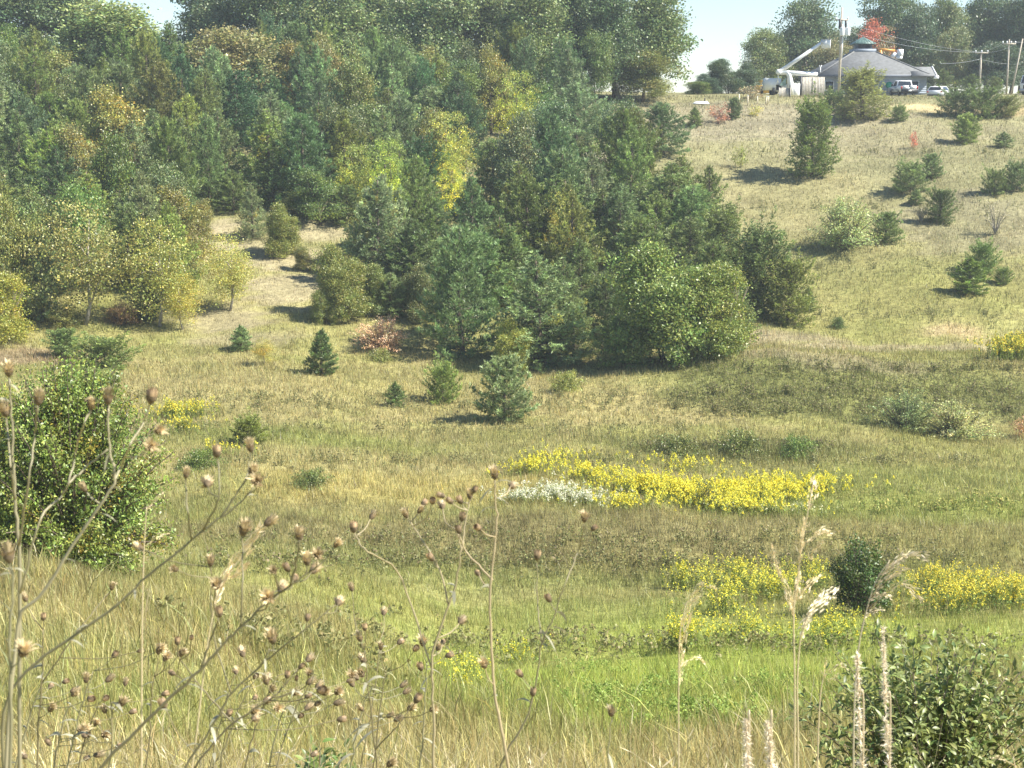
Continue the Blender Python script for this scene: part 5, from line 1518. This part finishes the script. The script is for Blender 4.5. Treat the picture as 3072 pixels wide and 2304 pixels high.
def knapweed(label, d, main, branches, heads, col, seed, wpx=9.0, dead=.22):
    """traced stem, branches and heads; d is the plant's distance; heads: column, row, width in the photograph"""
    r = np.random.default_rng(seed)
    def P(u, v, dd=0.0): return at(u, v, d + dd)
    col = (col[0] * 1.04, col[1] * .97, col[2] * .82)
    mp = [P(u, v) for u, v in main]
    dx = (mp[0] - mp[1])[0] / max(.02, (mp[1] - mp[0])[2]) * .35
    foot = np.array((mp[0][0] + dx, mp[0][1] - .02, float(h(mp[0][0] + dx, mp[0][1])) - .02))
    e = empty('dried_knapweed', tuple(foot))
    tag(e, label, 'weed', 'dried knapweed close to the viewer')
    k = d / F
    g = G()
    path = rooted(foot, mp) - foot
    path[8:] += r.normal(0, 1.6, (len(path) - 8, 3)) * k * np.array((1, .5, 1))
    wpx = wpx * 1.15
    w = np.linspace(wpx * 1.15, wpx * .42, len(path)) * k / 2
    g.tube(path, w, 6, c=np.ones((len(path) * 6 + 2, 3)) * np.exp(r.normal(0, .08, (len(path) * 6 + 2, 1))))
    link('stem', g.mesh('stem', DRY, True), e, color=col)
    lines = [np.array(main, float)]
    for br in branches:
        off = r.normal(0, .03, len(br)); off[0] = 0
        g = G()
        pb = spline([P(u, v, o) for (u, v), o in zip(br, off)], 5 * len(br)) - foot
        pb[2:] += r.normal(0, 1.3, (len(pb) - 2, 3)) * k * np.array((1, .5, 1))
        g.tube(pb, np.linspace(wpx * .62, wpx * .36, len(pb)) * k / 2, 5)
        link('branch', g.mesh('branch', DRY, True), e, color=col)
        lines.append(np.array(br, float))
    pts = np.vstack([np.column_stack([np.interp(np.linspace(0, 1, 40), np.linspace(0, 1, len(l)), l[:, 0]), np.interp(np.linspace(0, 1, 40), np.linspace(0, 1, len(l)), l[:, 1])]) for l in lines])
    for (u, v, s) in heads:
        dd = np.hypot((pts[:, 0] - u) * 1.5, pts[:, 1] - v) + np.where(pts[:, 1] < v + max(22, s * .9), 900, 0)
        a = pts[np.argmin(dd)]
        o_ = r.normal(0, .05)
        tip = P(u, v + s * .25, o_ if np.min(dd) > 60 else 0)
        st = P(a[0], a[1])
        mid = (st + tip) / 2 + np.array((np.sign(u - a[0]) * .05, 0, -.05)) * np.linalg.norm(tip - st)
        if np.linalg.norm(tip - st) > .004:
            g = G()
            pb = spline([st, mid, tip], 9) - foot
            g.tube(pb, np.linspace(wpx * .42, wpx * .30, 9) * k / 2, 5)
            link('branch', g.mesh('branch', DRY, True), e, color=col)
        dirv = Vector(unit(tip - mid) + r.normal(0, .12, 3)).normalized()
        sc = s * k / .0168
        o = link('flower_head', INV, e)
        o.location = Vector(tip - foot) + dirv * .006 * sc
        o.rotation_euler = dirv.to_track_quat('Z', 'Y').to_euler()
        o.scale = (sc, sc, sc)
        link('bracts', BRACT[3] if r.random() < dead else BRACT[r.integers(0, 3)], o, color=tuple(np.array((1, 1, 1)) * math.exp(r.normal(0, .15))))
    # curled dry leaves on the stem
    for q in range(6):
        i = r.integers(len(path) // 3, len(path) - 1)
        g = G()
        dv = unit(np.array((r.normal(0, 1), r.normal(0, .5), r.uniform(-.2, .9))))
        L = r.uniform(.012, .028) * d / 1.5
        t = np.linspace(0, 1, 5)[:, None]
        c = path[i] + dv * L * t + np.array((0, 0, -L * .7)) * t ** 2
        s = unit(np.cross(dv, (r.normal(0, 1), 0, 1)))
        wd = (L * .10 * np.sin(np.pi * np.clip(t * .9 + .1, 0, 1)))
        V = np.vstack([c - s * wd, c + s * wd])
        g.add(V, Q=[(j, j + 1, j + 6, j + 5) for j in range(4)])
        link('leaf', g.mesh('leaf', DRY), e, color=tuple(np.array((.30, .29, .20)) * math.exp(r.normal(0, .2))))
    return e
GREYST = (.27, .27, .185); PALEST = (.46, .40, .28); DARKST = (.22, .20, .125)
knapweed('dried weed stem at the very left edge with two large seed heads', 1.25, [(30, 2420), (32, 2060), (30, 1900), (40, 1740), (30, 1700)], [], [(28, 1668, 62), (65, 1952, 56)], GREYST, 501, 11)
knapweed('long slanting dried weed ending in six seed heads beside the big bush', 1.5, [(20, 2420), (32, 2073), (324, 1837), (447, 1725), (610, 1590), (700, 1526), (762, 1462)], [[(610, 1590), (655, 1493), (656, 1380)], [(660, 1555), (735, 1440), (752, 1362)], [(575, 1620), (562, 1520), (557, 1440)]], [(773, 1436, 46), (651, 1357, 46), (753, 1342, 42), (557, 1424, 34), (622, 1445, 46), (750, 1412, 36)], (.22, .215, .14), 502, 10)
knapweed('tall pale forked dried weed in front of the big bush', 1.45, [(10, 2420), (51, 1892), (130, 1777), (250, 1591), (325, 1477), (346, 1436), (334, 1375), (325, 1294), (323, 1225)], [[(346, 1436), (362, 1400), (391, 1335), (431, 1266), (450, 1212)], [(60, 1780), (120, 1560), (179, 1493), (203, 1453), (228, 1351), (252, 1270), (270, 1235)], [(203, 1453), (260, 1400), (325, 1347)]], [(325, 1196, 50), (452, 1192, 58), (273, 1217, 38), (468, 1284, 38), (448, 1330, 44), (257, 1465, 32)], (.38, .365, .27), 503, 11)
knapweed('dried weed rising tallest along the left edge with three heads', 1.6, [(60, 2420), (58, 1700), (45, 1500), (38, 1350), (34, 1230), (28, 1140)], [[(45, 1500), (30, 1380), (20, 1255)], [(56, 1640), (90, 1420), (105, 1300), (112, 1222)]], [(26, 1115, 46), (18, 1233, 50), (114, 1200, 48)], (.30, .29, .21), 504, 11)
knapweed('slanting dried weed with the densest cluster of seed heads left of centre', 1.6, [(250, 2420), (301, 2304), (491, 2115), (602, 2008), (662, 1943), (722, 1883), (787, 1818), (870, 1758), (930, 1714)], [[(722, 1883), (728, 1750), (727, 1612)], [(870, 1758), (890, 1680), (898, 1622)], [(602, 2008), (640, 1900), (655, 1855)]], [(935, 1705, 44), (921, 1682, 42), (880, 1728, 42), (866, 1703, 37), (842, 1762, 44), (805, 1785, 48), (898, 1608, 44), (949, 1660, 40), (727, 1590, 50), (796, 1563, 44), (824, 1706, 30), (1004, 1632, 32), (648, 1753, 42), (657, 1838, 44)], (.21, .20, .125), 505, 11)
knapweed('slanting dried weed with widely spread heads, right of the dense cluster', 1.7, [(500, 2420), (555, 2304), (639, 2175), (694, 2082), (787, 1990), (808, 1945)], [[(694, 2082), (640, 1900), (634, 1702)], [(787, 1990), (900, 1900), (1008, 1815)]], [(819, 1915, 48), (921, 1855, 30), (1014, 1802, 40), (632, 1687, 36), (532, 1703, 28), (426, 1638, 32)], (.23, .22, .14), 506, 9)
knapweed('low dried weed with many small dark heads near the bottom left of centre', 2.1, [(520, 2420), (600, 2280), (700, 2170), (810, 2100), (900, 2070)], [[(700, 2170), (620, 2080), (540, 1980)], [(810, 2100), (850, 2060), (890, 2010)]], [(495, 2112, 44), (759, 2150, 32), (801, 2043, 34), (861, 2026, 30), (898, 1998, 27), (926, 2016, 27), (889, 2036, 22), (958, 2062, 44), (523, 2015, 30), (532, 1925, 32), (574, 1911, 24), (1014, 2150, 37)], DARKST, 507, 8, .5)
knapweed('thin dried weed low at the far left with scattered small heads', 2.3, [(120, 2420), (112, 2220), (125, 2050), (130, 1890)], [[(125, 2050), (230, 1900), (325, 1780)]], [(130, 1852, 30), (79, 1795, 30), (148, 2125, 32), (79, 2265, 32), (333, 1762, 27), (412, 1950, 20), (215, 2080, 26)], DARKST, 508, 7, .4)
knapweed('tall straight pale dried weed near the middle topped by two heads', 1.9, [(1545, 2420), (1524, 2304), (1505, 2184), (1482, 2068), (1473, 1906), (1468, 1814), (1478, 1689), (1487, 1605), (1490, 1548), (1485, 1473), (1485, 1440)], [[(1478, 1740), (1440, 1700), (1395, 1650), (1375, 1600)]], [(1485, 1425, 40), (1532, 1451, 32), (1441, 1578, 35), (1437, 1718, 28), (1455, 1993, 36), (1386, 1552, 36), (1379, 1591, 33)], PALEST, 509, 10, .45)
knapweed('dried weed with a fan of ten dark heads left of the tall pale one', 2.0, [(1295, 2420), (1299, 2304), (1302, 2138), (1297, 1976), (1343, 1823), (1367, 1754), (1383, 1656), (1370, 1590)], [[(1345, 1815), (1320, 1715), (1285, 1650), (1232, 1565)], [(1300, 2020), (1200, 1730), (1095, 1650), (1064, 1600)], [(1383, 1656), (1395, 1580), (1405, 1510)]], [(1220, 1544, 31), (1254, 1531, 27), (1267, 1509, 31), (1297, 1500, 33), (1332, 1481, 31), (1328, 1515, 33), (1356, 1501, 31), (1384, 1501, 33), (1409, 1487, 31), (1420, 1470, 29), (1299, 1671, 35), (1379, 1860, 35), (1327, 1922, 29), (1112, 1548, 31), (1061, 1584, 42)], (.40, .36, .25), 510, 9, .6)
knapweed('thin dried weed right of the middle with spread single heads', 1.9, [(1500, 2420), (1505, 2290), (1590, 2130), (1626, 1930), (1658, 1860), (1700, 1740)], [[(1700, 1740), (1735, 1650), (1752, 1575)], [(1626, 1930), (1612, 1800), (1611, 1690)]], [(1753, 1556, 34), (1775, 1582, 28), (1611, 1668, 38), (1650, 1795, 34), (1566, 2020, 35), (1598, 2078, 35)], (.26, .245, .165), 511, 7, .6)
knapweed('short dried weed between the two slanting clumps and the middle', 2.2, [(1140, 2420), (1130, 2280), (1110, 2100), (1092, 1950)], [[(1125, 2250), (1190, 2180), (1240, 2110)]], [(1095, 1883, 29), (1082, 1914, 33), (1057, 1765, 28), (1246, 2096, 41), (1292, 2124, 30), (1089, 2124, 28), (1163, 2288, 37), (1056, 2022, 30)], DARKST, 512, 7, .5)
knapweed('lone dried seed head on a thin stem at lower right of centre', 2.0, [(1832, 2420), (1826, 2260), (1834, 2160)], [], [(1834, 2138, 34)], GREYST, 513, 6, 0)

rk = random.Random(77)
back = sorted([rk.uniform(20, 1320) for _ in range(15)])
for i, u in enumerate(back):
    d = rk.uniform(2.4, 3.6)
    v = rk.uniform(1830, 2090)
    ln = rk.uniform(-20, 130)
    hs = [(u + ln + rk.gauss(0, 60), v + rk.uniform(-20, 190), rk.uniform(25, 36)) for _ in range(rk.randrange(4, 7))]
    knapweed('small dried knapweed in the back rows at lower left, number ' + ['one', 'two', 'three', 'four', 'five', 'six', 'seven', 'eight', 'nine', 'ten', 'eleven', 'twelve', 'thirteen', 'fourteen', 'fifteen'][i] + ' from the left', d, [(u - 30, 2430), (u, 2260), (u + ln * .4, 2120), (u + ln * .8, v + 60)], [], hs, rk.choice([GREYST, DARKST, (.30, .28, .18)]), 520 + i, 6, .3)

# ------------------------------------------------------------------ ripe grass plumes close to the viewer
def plume_mesh(P0, P1, bend, wid, n, r, foot, col):
    """a drooping seed plume: n narrow spikelets lying along a bent axis"""
    g = G()
    ax = spline([P0, (P0 + P1) / 2 + bend, P1], 14)
    L = np.linalg.norm(P1 - P0)
    for i in range(n):
        f = r.uniform(0, .98)
        j = f * 13
        a, b = ax[int(j)], ax[min(13, int(j) + 1)]
        p = a + (b - a) * (j - int(j))
        dv = unit(unit(b - a) + r.normal(0, .20, 3))
        p = p + r.normal(0, 1, 3) * wid * .35 * math.sin(math.pi * (.15 + .8 * f))
        l = L * r.uniform(.10, .22)
        s = unit(np.cross(dv, r.normal(0, 1, 3)))
        w = wid * r.uniform(.05, .11)
        g.add(np.array([p, p + dv * l * .4 + s * w, p + dv * l, p + dv * l * .4 - s * w]) - foot, Q=[(0, 1, 2, 3)], c=np.array((1, .93, .8)) ** r.uniform(0, 1.5) * math.exp(r.normal(0, .18)))
    g.tube(ax - foot, np.linspace(wid * .05, wid * .02, 14), 4, c=np.array((.9, .8, .6)))
    return g.mesh('plume', DRY)
def seed_grass(label, d, main, plumes, seed, col=(.66, .55, .34), wpx=7, n=60, pcol=(.80, .70, .48), cat='grass stalk', name='seed_grass'):
    r = np.random.default_rng(seed)
    P = lambda u, v, o=0: at(u, v, d + o)
    mp = [P(u, v) for u, v in main]
    foot = np.array((mp[0][0], mp[0][1], float(h(mp[0][0], mp[0][1])) - .02))
    e = empty(name, tuple(foot))
    tag(e, label, cat, 'ripe grasses close to the viewer')
    k = d / F
    g = G()
    path = rooted(foot, mp) - foot
    g.tube(path, np.linspace(wpx, wpx * .4, len(path)) * k / 2, 6)
    link('stem', g.mesh('stem', DRY, True), e, color=col)
    for (a, b, bend, w) in plumes:
        o = r.normal(0, .03)
        link('plume', plume_mesh(P(*a), P(*b, o), np.array((bend[0] * k, 0, -bend[1] * k)), w * .8 * k, int(n * r.uniform(.8, 1.2)), r, foot, None), e, color=pcol)
    return e
seed_grass('tall seeding grass with several pale plumes at right', 2.0, [(2386, 2420), (2384, 2304), (2384, 2045), (2381, 1837), (2392, 1740), (2405, 1640), (2430, 1500), (2440, 1445)],
           [((2425, 1530), (2444, 1436), (0, 0), 34), ((2400, 1690), (2415, 1560), (-4, 0), 34), ((2405, 1640), (2492, 1602), (10, -26), 24), ((2425, 1680), (2466, 1625), (0, -6), 26), ((2334, 1720), (2316, 1635), (0, 0), 24), ((2378, 1830), (2336, 1710), (0, 0), 22), ((2388, 1800), (2398, 1720), (0, 0), 26), ((2392, 1800), (2458, 1728), (4, -12), 30), ((2380, 1850), (2372, 1770), (0, 0), 24)], 601, n=70)
seed_grass('curved seeding grass with a white tassel right of the tall one', 2.0, [(2394, 2420), (2394, 2200), (2392, 2045), (2402, 1915), (2425, 1845), (2440, 1830)], [((2402, 1915), (2432, 1838), (-4, -4), 30), ((2430, 1840), (2506, 1770), (4, -14), 36)], 602, n=110, pcol=(.86, .80, .62))
seed_grass('nodding seeding grass bent over to the right by the dark shrub', 2.2, [(2560, 2420), (2562, 2150), (2575, 1950), (2600, 1830), (2630, 1740), (2670, 1680)], [((2640, 1725), (2780, 1668), (14, -30), 26), ((2625, 1760), (2720, 1705), (8, -22), 24), ((2615, 1790), (2700, 1720), (6, -20), 24), ((2605, 1800), (2670, 1790), (10, -14), 22), ((2600, 1830), (2755, 1790), (20, -60), 20), ((2640, 1735), (2740, 1660), (4, -20), 22), ((2590, 1850), (2650, 1830), (4, -8), 22)], 603, col=(.55, .48, .33), pcol=(.70, .62, .46), n=55)
seed_grass('pale drooping seeding grass left of the tall one', 2.1, [(2036, 2420), (2036, 2304), (2036, 2050), (2040, 1900), (2058, 1810)], [((2058, 1815), (2138, 1762), (4, -30), 24), ((2045, 1880), (2092, 1790), (-2, -16), 26), ((2040, 1960), (2070, 1850), (-2, -6), 26), ((2040, 2000), (2118, 1990), (6, -26), 18), ((2036, 2060), (2050, 1960), (0, 0), 22)], 604, n=60, pcol=(.84, .76, .52))
seed_grass('thick bleached grass plume slanting among the dried weeds at left', 1.7, [(560, 2420), (590, 2200), (620, 1950), (650, 1800), (690, 1720)], [((640, 1820), (690, 1700), (-4, 0), 26), ((660, 1770), (785, 1586), (-10, -4), 44), ((690, 1735), (745, 1690), (4, 4), 34)], 605, n=80, pcol=(.88, .76, .52))
seed_grass('bleached seed head with curling bracts in front of the big bush', 1.6, [(425, 2420), (425, 2100), (428, 1800), (432, 1650), (440, 1520)], [((440, 1530), (490, 1478), (0, -4), 16), ((436, 1590), (510, 1545), (4, -14), 16), ((434, 1640), (505, 1600), (4, -10), 16), ((432, 1660), (385, 1615), (0, 0), 12), ((434, 1680), (490, 1650), (0, -6), 16)], 606, n=26, pcol=(.74, .66, .46))
seed_grass('short seeding grass in front of the leafy corner shrub', 2.3, [(2450, 2420), (2455, 2200), (2462, 2080), (2475, 2010)], [((2470, 2040), (2478, 1975), (0, 0), 18), ((2472, 2030), (2545, 2010), (6, -26), 18), ((2485, 2045), (2515, 2025), (0, -4), 22)], 607, n=36)
seed_grass('bleached bent grass blade low in the right corner', 2.0, [(3060, 2420), (3050, 2330), (3040, 2270)], [((3050, 2300), (2975, 2272), (-6, -10), 16)], 608, n=30)
for (a, b, c, lab, s) in [((2573, 1962), (2574, 2080), (2588, 2330), 'white fuzzy seed spike standing before the leafy corner shrub, left of the pair', 611), ((2650, 1880), (2655, 2080), (2668, 2330), 'white fuzzy seed spike before the leafy corner shrub, right of the pair', 612), ((2238, 2160), (2240, 2230), (2246, 2330), 'short whitish seed spike at the bottom edge, left of its twin', 613), ((2302, 2170), (2308, 2230), (2312, 2330), 'short whitish seed spike at the bottom edge, right of its twin', 614)]:
    r = np.random.default_rng(s)
    d = 2.1
    top, mid, low = at(*a, d), at(*b, d), at(*c, d)
    foot = np.array((low[0] + .01, low[1], float(h(low[0], low[1])) - .02))
    e = empty('seed_spike', tuple(foot))
    tag(e, lab, 'seed spike', 'white fuzzy seed spikes')
    g = G()
    ax = spline([foot, low, mid, top], 30) - foot
    g.tube(ax, np.linspace(.0016, .0008, 30), 6)
    link('stem', g.mesh('stem', DRY, True), e, color=(.60, .50, .33))
    g = G()
    for i in range(1100):
        f = r.uniform(0, 1)
        up = spline([low, mid, top], 3) - foot
        p = (up[0] * (1 - f) + up[2] * f) + (up[1] - (up[0] + up[2]) / 2) * (4 * f * (1 - f))
        if math.sin(f * 23 + s) + r.normal(0, .5) < -.5: continue
        dv = unit(r.normal(0, 1, 3) + np.array((0, 0, .8)))
        l = .0105 * r.uniform(.5, 1.3) * (1.1 - .5 * f)
        sdv = unit(np.cross(dv, r.normal(0, 1, 3))) * .0011
        g.add([p - sdv, p + sdv, p + dv * l], T=[(0, 1, 2)], c=np.array((1, .95, .86)) * math.exp(r.normal(0, .12)))
    o = link('fluff', g.mesh('fluff', DRY), e, color=(.90, .84, .72))

def dry_stalks():
    r = np.random.default_rng(700)
    g = G()
    for i in range(760):
        Y = r.uniform(2.6, 8.5)
        u = r.uniform(-100, 1750) if i < 640 else r.uniform(1700, 3100)
        x = (u - 1536) / F * Y
        z = float(h(x, Y))
        H = r.uniform(.45, 1.0) * (.75 + .06 * (8.5 - Y))
        ln = r.normal(.10, .30)
        b = np.array((x, Y, z)); t = np.array((x + ln * H, Y + r.normal(0, .2) * H, z + H))
        m = (b + t) / 2 + np.array((-ln * H * .22, 0, .05 * H))
        w = max(.0011, .42 * Y / 1533)
        c = np.array([(.50, .43, .27), (.40, .35, .21), (.33, .31, .16), (.56, .47, .30)][r.integers(0, 4)]) * math.exp(r.normal(0, .2))
        P = spline([b, m, t], 7)
        g.tube(P, np.linspace(w, w * .45, 7), 3, c=c, cap=False)
        q = r.random()
        if q < .35:                                    # a narrow seed head
            for k in range(14):
                f = r.uniform(.72, 1.0)
                p = P[int(f * 6)] + (P[min(6, int(f * 6) + 1)] - P[int(f * 6)]) * (f * 6 % 1)
                dv = unit((t - m) / np.linalg.norm(t - m) + r.normal(0, .3, 3)); sv = unit(np.cross(dv, r.normal(0, 1, 3))) * w * 1.6
                l = .035 * r.uniform(.6, 1.3)
                g.add([p, p + dv * l * .4 + sv, p + dv * l, p + dv * l * .4 - sv], Q=[(0, 1, 2, 3)], c=c * 1.15)
        elif q < .6:                                   # drooping dead leaves
            for k in range(3):
                f = r.uniform(.25, .8); p = b * (1 - f) + t * f
                dv = unit(np.array((r.normal(0, 1), r.normal(0, 1), .5))); l = r.uniform(.10, .25)
                sv = unit(np.cross(dv, (0, 0, 1.0))) * w * 1.5
                g.add([p - sv, p + sv, p + dv * l * .6 + sv, p + dv * l * .6 - sv, p + dv * l + np.array((0, 0, -.4 * l))], T=[(3, 2, 4)], Q=[(0, 1, 2, 3)], c=c)
    o = link('dry_stalks', g.mesh('dry_stalks', DRY), color=(1, 1, 1))
    tag(o, 'tangle of thin dry grass stalks on the near slope', 'grass', None, 'stuff')
dry_stalks()

# ------------------------------------------------------------------ the hazy air
def haze():
    g = G()
    g.box((0, 330, 3.5), (2000, 800, 47))
    m, n, out = new_mat('haze')
    v = n.nodes.new('ShaderNodeVolumePrincipled')
    v.inputs['Color'].default_value = (.86, .94, 1.0, 1)
    v.inputs['Density'].default_value = 0.0004
    v.inputs['Anisotropy'].default_value = 0.15
    n.links.new(v.outputs[0], out.inputs['Volume'])
    o = link('haze', g.mesh('haze', m))
    tag(o, 'thin bluish haze filling the air', None, None, 'stuff')
haze()
